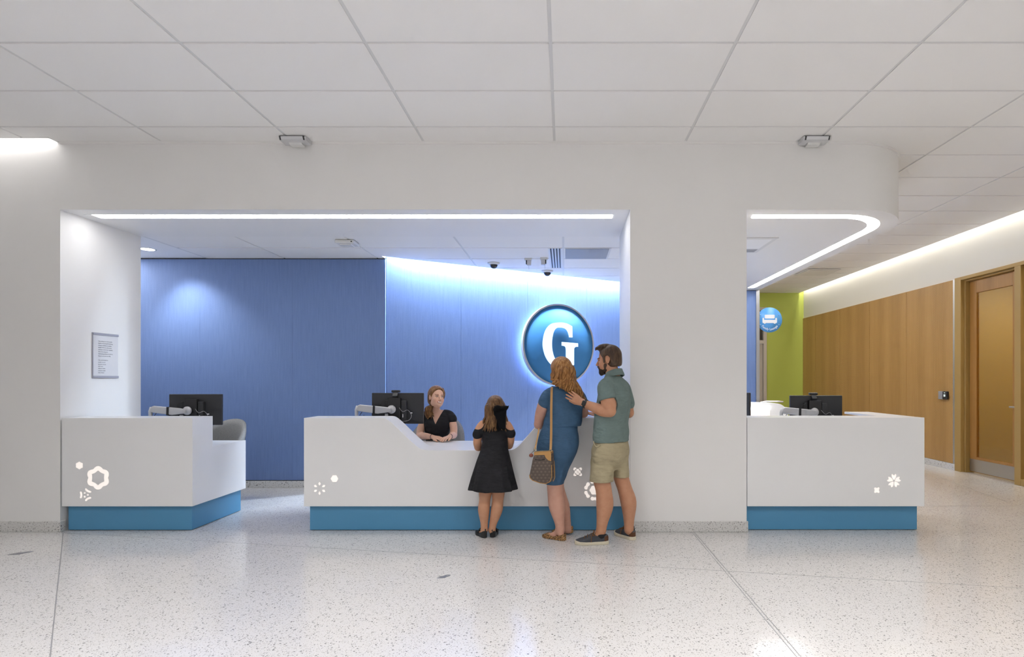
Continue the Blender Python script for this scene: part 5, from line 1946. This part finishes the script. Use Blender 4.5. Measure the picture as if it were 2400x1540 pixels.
def handbag():
    t = thing('handbag', (-0.21, 4.76, 0.52), 'brown patterned crossbody handbag with tan strap hanging at the hip of the woman', 'handbag')
    Yb = 4.745
    m = mat('brown_patterned_canvas', (0.10, 0.07, 0.055), 0.5)
    nt = NT(m)
    # rows of small pale blossoms and diamonds, every other row shifted
    tc = nt.n('ShaderNodeTexCoord')
    sx = nt.n('ShaderNodeSeparateXYZ')
    nt.l(tc.outputs['Object'], sx.inputs[0])
    zz = nt.math('MULTIPLY', sx.outputs[2], 1 / 0.026)
    odd = nt.math('MULTIPLY', nt.math('MODULO', nt.math('ADD', nt.math('FLOOR', zz), 40.0), 2.0), 0.5)
    xx = nt.math('ADD', nt.math('MULTIPLY', sx.outputs[0], 1 / 0.034), odd)
    fx = nt.math('ABSOLUTE', nt.math('SUBTRACT', nt.math('FRACT', nt.math('ADD', xx, 40.0)), 0.5))
    fz = nt.math('ABSOLUTE', nt.math('SUBTRACT', nt.math('FRACT', nt.math('ADD', zz, 40.0)), 0.5))
    dd = nt.math('ADD', fx, fz)
    sp_ = nt.math('MULTIPLY', nt.math('LESS_THAN', dd, 0.34), 0.7)
    nt.color(nt.mix(sp_, (0.090, 0.065, 0.052), (0.165, 0.125, 0.098)))
    tan = mat('tan_leather', (0.46, 0.245, 0.075), 0.45)
    gold = mat('brass', (0.75, 0.62, 0.35), 0.25, 0.9)
    A = lambda px, py, y=Yb: tuple(P(px, py, y))
    out = [(1252, 1066), (1291, 1064), (1292.5, 1090), (1293, 1118), (1289, 1129), (1279, 1134), (1265, 1132), (1248, 1126), (1242, 1120), (1241, 1113), (1245, 1094), (1248, 1078)]
    pts = [A(x, y) for x, y in out]
    n = len(pts)
    vs = []
    for k, (off, sc2) in enumerate(((0.0, 1.0), (0.018, 1.025), (0.05, 1.02), (0.068, 0.98))):
        cx = sum(p[0] for p in pts) / n
        cz = sum(p[2] for p in pts) / n
        for p in pts:
            vs.append((cx + (p[0] - cx) * sc2 + off * 0.35, Yb - 0.012 + off, cz + (p[2] - cz) * sc2))
    fs = [tuple(range(n)), tuple(range(3 * n, 4 * n))[::-1]]
    for k in range(3):
        for i in range(n):
            j = (i + 1) % n
            fs.append((k * n + i, k * n + j, (k + 1) * n + j, (k + 1) * n + i))
    body = MB().add(vs, fs, False).build('bag_body', m, t, 0.004)
    # tan trims: top band, shoulder patch, piping
    band = [A(1251.5, 1060, Yb - 0.016), A(1291, 1058, Yb - 0.016), A(1291, 1066, Yb - 0.016), A(1251.5, 1067.5, Yb - 0.016)]
    MB().add([*band, *[(p[0] + 0.02, p[1] + 0.075, p[2]) for p in band]], [(0, 1, 2, 3), (7, 6, 5, 4), (0, 4, 5, 1), (1, 5, 6, 2), (2, 6, 7, 3), (3, 7, 4, 0)]).build('top_band', tan, t, 0.002)
    patch = [A(x, y, Yb - 0.017) for x, y in ((1275, 1064), (1291.5, 1062), (1292, 1081), (1285, 1079), (1279, 1073))]
    MB().add([*patch, *[(p[0], p[1] + 0.004, p[2]) for p in patch]], [(0, 1, 2, 3, 4), (9, 8, 7, 6, 5)] + [(i, (i + 1) % 5, 5 + (i + 1) % 5, 5 + i) for i in range(5)]).build('corner_patch', tan, t)
    MB().tube([A(x, y, Yb - 0.014) for x, y in out[2:10]], 0.0032, 6).build('piping', tan, t)
    MB().tube([tuple(np.array(A(x, y, Yb)) + np.array([0.022, 0.055, 0])) for x, y in ((1292, 1082), (1293.5, 1100), (1294, 1122), (1290, 1131))], 0.0035, 6).build('piping', tan, t)
    MB().tube([A(1254, 1077, Yb - 0.014), A(1265, 1078.5, Yb - 0.015), A(1277, 1077, Yb - 0.014)], 0.0025, 6).build('pocket_edge', M_BLACK, t)
    MB().tube([A(1252, 1059, Yb + 0.0), A(1272, 1057.5, Yb), A(1286, 1056.5, Yb)], 0.0022, 6).build('zipper', gold, t)
    for px, py in ((1254, 1054), (1290.5, 1056)):
        c = np.array(A(px, py, Yb + 0.005))
        MB().tube([tuple(c + 0.010 * np.array([math.cos(a), 0, math.sin(a)])) for a in np.linspace(0, 2 * math.pi, 13)], 0.0028, 6).build('ring', gold, t)
    # strap: up the back, over the shoulder, down the front

    def ribbon(pts_, w_, name, nrm):
        pts_ = catmull(pts_, 6, False)
        mb_ = MB()
        vs_ = []
        for p, q in zip(pts_, nrm(len(pts_))):
            p = np.array(p)
            q = np.array(q)
            for a, bq in ((-1, -1), (1, -1), (1, 1), (-1, 1)):
                vs_.append(tuple(p + q * a * w_ / 2 + np.array([0, 0.002 * bq, 0.0])))
        m_ = len(pts_)
        fs_ = []
        for i in range(m_ - 1):
            for k in range(4):
                k2 = (k + 1) % 4
                fs_.append((4 * i + k, 4 * i + k2, 4 * i + 4 + k2, 4 * i + 4 + k))
        fs_ += [(0, 1, 2, 3), (4 * m_ - 4, 4 * m_ - 3, 4 * m_ - 2, 4 * m_ - 1)]
        mb_.add(vs_, fs_)
        return mb_.build(name, tan, t)
    ribbon([A(1290.5, 1054, Yb), A(1291.5, 1030, 4.775), A(1292, 990, 4.80), A(1292, 960, 4.825), A(1292.5, 935, 4.86), A(1293, 914, 4.90), tuple(P(1294, 906.5, 4.97)), tuple(P(1296, 910, 5.05)), tuple(P(1300, 930, 5.115))], 0.020, 'strap', lambda n_: [(1, 0, 0)] * n_)
    ribbon([A(1254, 1052, Yb), A(1257.5, 1036, 4.80), A(1261, 1018, 4.87), tuple(P(1263, 1004, 4.90))], 0.012, 'strap', lambda n_: [(1, 0, 0)] * n_)
    c = np.array(A(1245, 1068, Yb))
    MB().lathe(tuple(c - np.array([0, 0, 0.014])), [(0.002, 0), (0.015, 0.006), (0.019, 0.016), (0.014, 0.028), (0.003, 0.034)], 14).build('charm', mat('charm_leather', (0.22, 0.06, 0.035), 0.4), t)
    MB().tube([tuple(c + np.array([0, 0, 0.018])), A(1250, 1058, Yb), A(1254, 1055, Yb)], 0.002, 6).build('charm_cord', M_BLACK, t)


handbag()


# ------------------------------------------------------------------ the man
def man():
    t = thing('person', (0.42, 4.87, 0), 'bearded man in grey green polo shirt and khaki shorts with a hand on her back', 'person', 'family at the middle desk')
    S = 1 / 269.0
    Y = 4.85
    b = Field((-0.02, 4.58, 0.0), (0.74, 5.46, 1.76), 0.004)
    hc = P(1427, 842, 4.90)
    L, B = head(b, hc, (-0.93, 0.33, -0.13), (-0.06, 0, 1), 1.02, 1.2, False)
    b.chain([P(1438, 893, 4.865), P(1436, 878, 4.88), hc + np.array([0.012, 0, -0.05])], [0.056, 0.058, 0.058], 0.03)
    AN = math.radians(48)

    def keys(rows, g=0.0):
        o = []
        for py, px, hw, yy_ in rows:
            q = P(px, py, yy_)
            k = hw * S / 0.162
            o.append((q[2], q[0], yy_, 0.200 * k + g, 0.125 * k + g, AN))
        return o
    rows = [(1034, 1433, 43, 4.86), (1015, 1432.5, 42, 4.86), (1000, 1432, 41.5, 4.86), (970, 1435, 41.5, 4.855), (940, 1439, 41, 4.85), (920, 1440, 38, 4.85), (907, 1439, 33, 4.85), (897, 1438, 27, 4.86), (888, 1437, 21.5, 4.865), (881, 1437, 18, 4.87)]
    hips = [(1080, 1430, 26, 4.87), (1062, 1431, 41, 4.87)]
    b.loft(keys(hips + rows, -0.013), 0.02)
    ls = P(1418, 905, 4.715)
    le = P(1430, 964, 4.665)
    lw = P(1366, 944, 4.775)
    b.chain([ls, P(1421, 925, 4.69), P(1427, 950, 4.67), le], [0.054, 0.058, 0.056, 0.047], 0.03)
    b.chain([le, P(1412, 962, 4.69), P(1390, 954, 4.735), lw], [0.047, 0.050, 0.040, 0.029], 0.01)
    hand(b, lw + np.array([-0.004, 0.004, 0.0]), (-0.82, 0.16, 0.50), (-0.15, -1, 0.05), -1, 0.96, (0.10, 0.10, 0.12, 0.14), 0.09, 0.40)
    rs_ = P(1460, 908, 4.97)
    re = P(1474, 968, 5.02)
    b.chain([rs_, P(1470, 932, 4.99), re], [0.048, 0.048, 0.042], 0.03)
    rw = np.array([0.515, 5.30, 1.118])
    b.chain([re, (re + rw) / 2, rw], [0.044, 0.042, 0.028], 0.01)
    hand(b, rw, (-0.6, 0.6, -0.05), (0, -0.1, 1), -1, 1.04, (0.12, 0.14, 0.16, 0.18))
    lh, lt = (0.384, 4.825), (0.094, 4.815)
    rh, rt_ = (0.622, 4.925), (0.482, 5.150)
    la, ra = P(1409, 1243, 4.82), P(1474, 1240, 4.955)
    b.chain([P(1412, 1070, 4.82), P(1410, 1120, 4.82), P(1415, 1150, 4.82), P(1417.5, 1185, 4.825), P(1412, 1220, 4.82), la], [0.078, 0.073, 0.068, 0.0725, 0.050, 0.041], 0.012)
    b.chain([P(1450, 1070, 4.93), P(1455, 1115, 4.94), P(1464, 1145, 4.95), P(1473, 1177, 4.96), P(1474, 1215, 4.96), ra], [0.072, 0.066, 0.063, 0.0695, 0.048, 0.039], 0.012)
    footskin(b, la, lh, lt, 1.0)
    footskin(b, ra, rh, rt_, 1.0)
    skin = np.array([0.50, 0.245, 0.140])

    def paint(v):
        c = np.tile(skin, (len(v), 1))
        # slightly ruddier ears and cheeks come with face_paint
        return face_paint(v, c, hc, B, 1.02, (0.40, 0.17, 0.13), (0.05, 0.025, 0.012))
    field_object(b, 'body', M_SKIN, t, paint)
    # polo shirt
    d = Field((0.16, 4.56, 0.85), (0.76, 5.16, 1.52), 0.0045)

    def fold(th, z):
        lowz = np.clip((1.15 - z) / 0.25, 0, 1)
        return 1 + lowz * (0.030 * np.sin(4 * th + 30 * z) + 0.020 * np.sin(7 * th - 38 * z)) + 0.012 * np.sin(4 * th + 26 * z)
    d.loft(keys(rows, 0.004), 0.01, fold)
    sl = [P(1424, 899, 4.76), P(1419, 908, 4.715), P(1421, 922, 4.692), P(1424.5, 937, 4.68)]
    d.chain(sl, [0.055, 0.066, 0.070, 0.071], 0.04)
    ax = unit(sl[3] - sl[2])
    s, x, y, z = d.sub(sl[3] - 0.12, sl[3] + 0.12)
    # flat sleeve end
    dd = -((x - sl[3][0]) * ax[0] + (y - sl[3][1]) * ax[1] + (z - sl[3][2]) * ax[2])
    far = np.sqrt((x - sl[3][0] - ax[0] * 0.05) ** 2 + (y - sl[3][1] - ax[1] * 0.05) ** 2 + (z - sl[3][2] - ax[2] * 0.05) ** 2) - 0.09
    d.cut(s, np.maximum(dd, far).astype(np.float32), 0.002)
    d.chain([P(1455, 900, 4.94), P(1463, 911, 4.97), P(1470, 935, 4.99), P(1473, 947, 5.0)], [0.050, 0.056, 0.056, 0.054], 0.04)
    pol = cloth('grey_green_pique', (0.150, 0.205, 0.198), 0.08, 0.8)
    sh = field_object(d, 'polo_shirt', pol, t)
    # ribbed sleeve edge and collar
    cl = Field((0.26, 4.70, 1.34), (0.60, 5.05, 1.56), 0.0035)
    nk = P(1438, 877, 4.875)
    e1 = np.array([math.cos(AN), math.sin(AN), 0])
    e2 = np.array([-math.sin(AN), math.cos(AN), 0])
    kz = nk[2]
    cl.loft([(kz - 0.040, nk[0], nk[1], 0.104, 0.094, AN), (kz - 0.02, nk[0], nk[1], 0.092, 0.084, AN), (kz + 0.012, nk[0], nk[1], 0.076, 0.072, AN), (kz + 0.022, nk[0], nk[1], 0.070, 0.067, AN)], 0.0)
    cl.loft([(kz - 0.05, nk[0], nk[1], 0.086, 0.078, AN), (kz + 0.03, nk[0], nk[1], 0.062, 0.060, AN)], 0.0, mode='cut')
    cv, cf = cl.mesh()
    cv[:, 2] += -0.34 * ((cv - nk) @ np.array([-0.75, 0.66, 0]))
    cv += np.array([0.004, 0, 0.006])
    np_object('collar', cv, cf, pol, sh)
    nrm = ax
    u1 = unit(np.cross(nrm, [0, 0, 1]))
    u2 = np.cross(nrm, u1)
    MB().tube([tuple(sl[3] - nrm * 0.006 + (u1 * math.cos(a_) + u2 * math.sin(a_)) * 0.0695) for a_ in np.linspace(0, 2 * math.pi, 33)], 0.005, 6).build('sleeve_band', pol, sh)
    # khaki shorts
    q = Field((0.16, 4.62, 0.48), (0.70, 5.16, 0.96), 0.0045)

    def fold2(th, z):
        return 1 + 0.018 * np.sin(4 * th + 38 * z) + 0.012 * np.sin(7 * th - 26 * z)
    q.loft(keys([(1100, 1431, 20, 4.87), (1088, 1431, 34, 4.87), (1074, 1431, 43.5, 4.87), (1060, 1431, 46, 4.87), (1045, 1432, 45.5, 4.865), (1033, 1433, 41, 4.86), (1022, 1433, 39, 4.86)], 0.0), 0.01, fold2)

    def leg(rows_):
        o = []
        for py, px, hw, yy_, ry in rows_:
            p = P(px, py, yy_)
            o.append((p[2], p[0], yy_, hw * S, ry, 0.15))
        return o
    q.loft(leg([(1128, 1409.5, 27, 4.82, 0.098), (1110, 1410.5, 27.5, 4.82, 0.102), (1085, 1413, 28.5, 4.825, 0.105), (1060, 1417, 29, 4.84, 0.105), (1040, 1424, 22, 4.85, 0.08)]), 0.018, fold2)
    q.loft(leg([(1117, 1455, 19, 4.945, 0.092), (1100, 1454, 20.5, 4.94, 0.096), (1080, 1451, 22, 4.93, 0.10), (1060, 1448, 25, 4.91, 0.10), (1040, 1444, 20, 4.89, 0.08)]), 0.012, fold2)
    kh = cloth('khaki_cotton', (0.395, 0.340, 0.220), 0.07, 0.85)
    so_ = field_object(q, 'shorts', kh, t)
    p0 = P(1392, 1036, 4.74)
    MB().tube(catmull([tuple(P(1391, 1034, 4.705)), tuple(P(1393, 1042, 4.70)), tuple(P(1399, 1048, 4.695)), tuple(P(1408, 1043, 4.685))], 5, False), 0.004, 6).build('pocket_seam', kh, so_)
    MB().tube(catmull([tuple(P(1440, 1038, 4.685)), tuple(P(1451, 1037, 4.70)), tuple(P(1461, 1036, 4.725))], 5, False), 0.0025, 6).build('pocket_seam', mat('dark_seam', (0.12, 0.10, 0.06), 0.8), so_)
    # phone tucked in the front pocket
    # hair and beard
    hf = Field(hc - 0.18, hc + 0.18, 0.0035)
    hair_cap(hf, hc, B, 0.985, 0.010, (0, 0.062, 0.058), (0, 0.86, -0.50), -0.075)
    hf.ell(L(0.0, 0.062, 0.104), (0.056, 0.034, 0.020), B, 0.018)
    hf.ell(L(0.0, 0.030, 0.122), (0.055, 0.050, 0.018), B, 0.018)
    for sx in (-1, 1):
        hf.ell(L(sx * 0.080, -0.004, -0.010), np.array((0.022, 0.030, 0.042)), B, 0.004, 'cut')
        hf.cone(L(sx * 0.073, 0.022, 0.03), L(sx * 0.069, 0.026, -0.022), 0.012, 0.009, 0.006)
    locks = []
    for i in range(46):
        u = rng.uniform(-1, 1)
        v_ = rng.uniform(0, 1)
        a0 = L(0.050 * u, 0.01 + 0.055 * v_, 0.118 - 0.012 * abs(u))
        a1 = L(0.056 * u, 0.045 + 0.045 * v_, 0.124 - 0.014 * abs(u))
        a2 = L(0.058 * u + 0.006, 0.074 + 0.024 * v_, 0.108 - 0.016 * abs(u) - 0.006 * v_)
        locks.append((catmull([a0, a1, a2], 4, False), 0.007, 0.003))
    brown = hairmat('dark_brown_hair', (0.022, 0.010, 0.005), (0.058, 0.030, 0.016), (0.13, 0.075, 0.042))
    hair_object(hf, locks, 'hair', brown, t)
    bf = Field(hc - 0.16, hc + 0.16, 0.003)
    bf.ell(L(0, 0.048, -0.088), np.array((0.056, 0.050, 0.040)), B, 0.01)
    bf.ell(L(0, 0.082, -0.108), np.array((0.026, 0.020, 0.026)), B, 0.02)
    for sx in (-1, 1):
        bf.ell(L(sx * 0.050, 0.022, -0.060), np.array((0.018, 0.030, 0.042)), B, 0.015)
        bf.cone(L(0, 0.103, -0.053), L(sx * 0.026, 0.092, -0.062), 0.008, 0.006, 0.006)
        bf.cone(L(sx * 0.027, 0.090, -0.062), L(sx * 0.030, 0.080, -0.088), 0.008, 0.012, 0.008)
    bf.ell(L(0, 0.099, -0.068), np.array((0.020, 0.014, 0.0085)), B, 0.003, 'cut')
    field_object(bf, 'beard', hairmat('dark_beard', (0.016, 0.009, 0.005), (0.040, 0.021, 0.012), (0.085, 0.048, 0.028)), t)
    # watch
    wd = unit(lw - P(1390, 954, 4.735))
    wc = lw - wd * 0.026
    wn = unit(np.array([-0.15, -1, 0.1]) - wd * (np.array([-0.15, -1, 0.1]) @ wd))
    ws_ = np.cross(wd, wn)
    ring_ = [tuple(wc + (wn * math.cos(a_) * 0.0325 + ws_ * math.sin(a_) * 0.036)) for a_ in np.linspace(0, 2 * math.pi, 25)]
    mbw = MB()
    for off in (-0.007, 0.0, 0.007):
        mbw.tube([tuple(np.array(p) + wd * off) for p in ring_], 0.0045, 6)
    wt = mbw.build('wristwatch', M_BLACK, t)
    fc = wc + wn * 0.036
    cs = MB()
    vs = []
    for o_ in (0.0, 0.009):
        for a_, c_ in ((-1, -1), (1, -1), (1, 1), (-1, 1)):
            vs.append(tuple(fc + wd * a_ * 0.019 + ws_ * c_ * 0.021 + wn * o_))
    cs.add(vs, [(0, 3, 2, 1), (4, 5, 6, 7), (0, 1, 5, 4), (1, 2, 6, 5), (2, 3, 7, 6), (3, 0, 4, 7)])
    cs.build('watch_case', mat('watch_glass', (0.02, 0.02, 0.022), 0.12), wt, 0.004)
    ms = [cloth('dark_grey_canvas', (0.065, 0.068, 0.078), 0.15), mat('cream_rubber', (0.62, 0.56, 0.43), 0.6), mat('brown_leather', (0.10, 0.035, 0.012), 0.5), mat('brown_lace', (0.20, 0.09, 0.025), 0.7), mat('black_sock', (0.012, 0.012, 0.014), 0.9)]
    shoe(t, lh, lt, 0.104, 'sneaker', ms)
    shoe(t, rh, rt_, 0.104, 'sneaker', ms)


man()


# ------------------------------------------------------------------ the receptionist
def clerk():
    Y = 6.16
    t = thing('person', (-1.41, 6.2, 0), 'smiling woman in a black V-neck top sitting behind the middle desk', 'person')
    b = Field((-1.72, 5.72, 0.02), (-1.10, 6.42, 1.38), 0.0035)
    hc = P(1023, 930.5, 6.10)
    hs = 0.985
    L, B = head(b, hc, (0.60, -0.78, 0.10), (0.10, 0.02, 1), hs)
    b.chain([P(1020, 978, 6.17), P(1020, 965, 6.16), hc + np.array([-0.01, 0.01, -0.05])], [0.058, 0.048, 0.050], 0.03)
    cx = P(1025, 990, Y)[0]
    tors = [(0.53, cx - 0.01, Y + 0.04, 0.150, 0.120), (0.62, cx - 0.01, Y + 0.03, 0.148, 0.110), (0.74, cx - 0.005, Y + 0.01, 0.118, 0.092), (0.82, cx, Y, 0.126, 0.095), (0.90, cx, Y - 0.005, 0.142, 0.108), (0.965, cx, Y, 0.155, 0.105), (1.02, cx, Y + 0.005, 0.162, 0.088), (1.055, cx - 0.005, Y + 0.01, 0.140, 0.070), (1.085, cx - 0.012, Y + 0.01, 0.075, 0.055)]
    b.loft([(z, x, y, rx - 0.012, ry - 0.012) for z, x, y, rx, ry in tors], 0.02)
    le = np.array([P(984, 1022, 6.10)[0], 6.10, 0.808])
    lw = np.array([P(1013, 1030, 5.95)[0], 5.945, 0.808])
    b.chain([P(1002, 974, 6.17), P(994, 987, 6.16), P(986, 1006, 6.13), le], [0.036, 0.041, 0.040, 0.037], 0.03)
    b.chain([le, (le + lw) / 2, lw], [0.037, 0.035, 0.024], 0.01)
    hand(b, lw, (0.93, -0.32, -0.10), (0.05, -0.25, 1), 1, 0.92, (0.20, 0.23, 0.25, 0.28), 0.08)
    re = np.array([P(1063, 1018, 6.12)[0], 6.12, 0.812])
    rw = np.array([P(1055, 1026, 5.96)[0], 5.955, 0.812])
    b.chain([P(1051, 975, 6.17), P(1059, 987, 6.16), P(1063, 1002, 6.14), re], [0.036, 0.041, 0.040, 0.037], 0.03)
    b.chain([re, (re + rw) / 2, rw], [0.037, 0.034, 0.024], 0.01)
    hand(b, rw, (-0.42, -0.88, -0.12), (-0.10, -0.15, 1), -1, 0.92, (0.19, 0.21, 0.23, 0.26), 0.12)
    # lap and legs under the desk
    for sx in (-1, 1):
        b.chain([np.array([cx + sx * 0.07, 6.24, 0.59]), np.array([cx + sx * 0.09, 6.08, 0.592]), np.array([cx + sx * 0.10, 5.86, 0.58])], [0.080, 0.075, 0.058], 0.03)
        b.chain([np.array([cx + sx * 0.10, 5.86, 0.56]), np.array([cx + sx * 0.10, 6.035, 0.33]), np.array([cx + sx * 0.10, 6.15, 0.10])], [0.056, 0.055, 0.038], 0.01)
        b.chain([np.array([cx + sx * 0.10, 6.16, 0.075]), np.array([cx + sx * 0.10, 6.10, 0.062])], [0.036, 0.032], 0.01)
    skin = np.array([0.72, 0.44, 0.32])

    def paint(v):
        c = np.tile(skin, (len(v), 1))
        low = v[:, 2] < 0.66
        c[low & (v[:, 1] > 5.7)] = (0.02, 0.02, 0.025)
        return face_paint(v, c, hc, B, hs, (0.58, 0.22, 0.19), (0.26, 0.13, 0.07), True)
    field_object(b, 'body', M_SKIN, t, paint)
    d = Field((-1.62, 5.98, 0.50), (-1.18, 6.36, 1.12), 0.004)

    def fold(th, z):
        return 1 + 0.012 * np.sin(7 * th + 3 * z) + 0.010 * np.sin(13 * th - 6 * z)
    d.loft([k for k in tors], 0.008, fold)
    d.chain([P(1009, 970, 6.175), P(1000, 974, 6.168), P(994, 983, 6.158)], [0.046, 0.051, 0.053], 0.02)
    d.chain([P(1046, 970, 6.175), P(1054, 974, 6.168), P(1060, 983, 6.158)], [0.046, 0.050, 0.052], 0.02)
    # V neck
    s, x, y, z = d.sub((-1.62, 5.98, 0.9), (-1.18, 6.36, 1.12))
    v0 = P(1025.5, 995, 6.05)[2]
    hw = 0.060 * np.clip((z - v0) / 0.13, -1, 1.3)
    vd = np.maximum(np.abs(x - (cx + 0.002)) - hw, y - (Y + 0.02))
    d.cut(s, vd.astype(np.float32), 0.006)
    s, x, y, z = d.sub((-1.62, 5.98, 1.0), (-1.18, 6.36, 1.12))
    nk = np.sqrt((x - cx + 0.012) ** 2 + (y - Y - 0.005) ** 2) - 0.062 - np.clip(z - 1.06, 0, 1) * 0.8
    d.cut(s, np.maximum(nk, 1.03 - z).astype(np.float32), 0.006)
    field_object(d, 'blouse', BLACKCLOTH, t)
    # bracelets
    for p, dv in ((lw, (0.93, -0.32, 0)), (rw, (-0.42, -0.88, 0))):
        dv = unit(dv)
        a1 = unit(np.cross(dv, [0, 0, 1]))
        c = np.asarray(p) - dv * 0.006
        MB().tube([tuple(c + a1 * 0.0265 * math.cos(a_) + np.array([0, 0, 0.0265 * math.sin(a_)])) for a_ in np.linspace(0, 2 * math.pi, 21)], 0.003, 6).build('bracelet', mat('dark_cord', (0.05, 0.025, 0.025), 0.6), t)
    # hair: parted, swept behind the ear, curls over one shoulder
    hf = Field(hc - 0.18, hc + 0.18, 0.0035)
    hair_cap(hf, hc, B, hs, 0.012, (0, 0.058, 0.062), (0, 0.88, -0.47), -0.088)
    hf.ell(L(-0.050, -0.060, -0.075), (0.034, 0.030, 0.045), B, 0.02)
    for sx in (-1, 1):
        hf.ell(L(sx * 0.082, -0.004, -0.014), np.array((0.022, 0.024, 0.034)), B, 0.004, 'cut')
    locks = []
    for i in range(64):
        u = rng.uniform(-1, 1)
        root = L(-0.040 + 0.02 * u, 0.040 - 0.09 * rng.uniform(0, 1), 0.098)
        m1 = L(-0.088, 0.015 - 0.05 * rng.uniform(0, 1), 0.035 + rng.uniform(-0.015, 0.02))
        m1b = L(-0.080, -0.045 - 0.02 * rng.uniform(0, 1), -0.045)
        ex = rng.uniform(0, 1)
        px = 999 + 17 * rng.uniform(0, 1)
        py = 960 + 24 * ex
        tip = P(px, py, 6.075 + rng.uniform(-0.012, 0.02))
        m2 = P(1006 + 7 * rng.uniform(-1, 1), 955, 6.09 + rng.uniform(-0.015, 0.015))
        pts = np.array(catmull([root, m1, m1b, m2, tip], 7, False))
        n_ = len(pts)
        amp = np.clip(np.linspace(-0.6, 1, n_), 0, 1) * 0.011
        w_ = np.linspace(0, 1, n_) * 15 + rng.uniform(0, 6.28)
        pts[:, 0] += amp * np.sin(w_)
        pts[:, 1] += amp * np.cos(w_) * 0.6
        locks.append(([tuple(p) for p in pts], rng.uniform(0.008, 0.011), 0.007))
    hair_object(hf, locks, 'hair', hairmat('light_auburn_hair', (0.075, 0.030, 0.010), (0.20, 0.090, 0.030), (0.40, 0.22, 0.09)), t)
    MB().lathe(tuple(L(-0.082, 0.0, -0.044)), [(0.001, -0.005), (0.005, 0), (0.001, 0.005)], 10).build('earring', mat('pearl', (0.85, 0.83, 0.8), 0.2), t)


clerk()
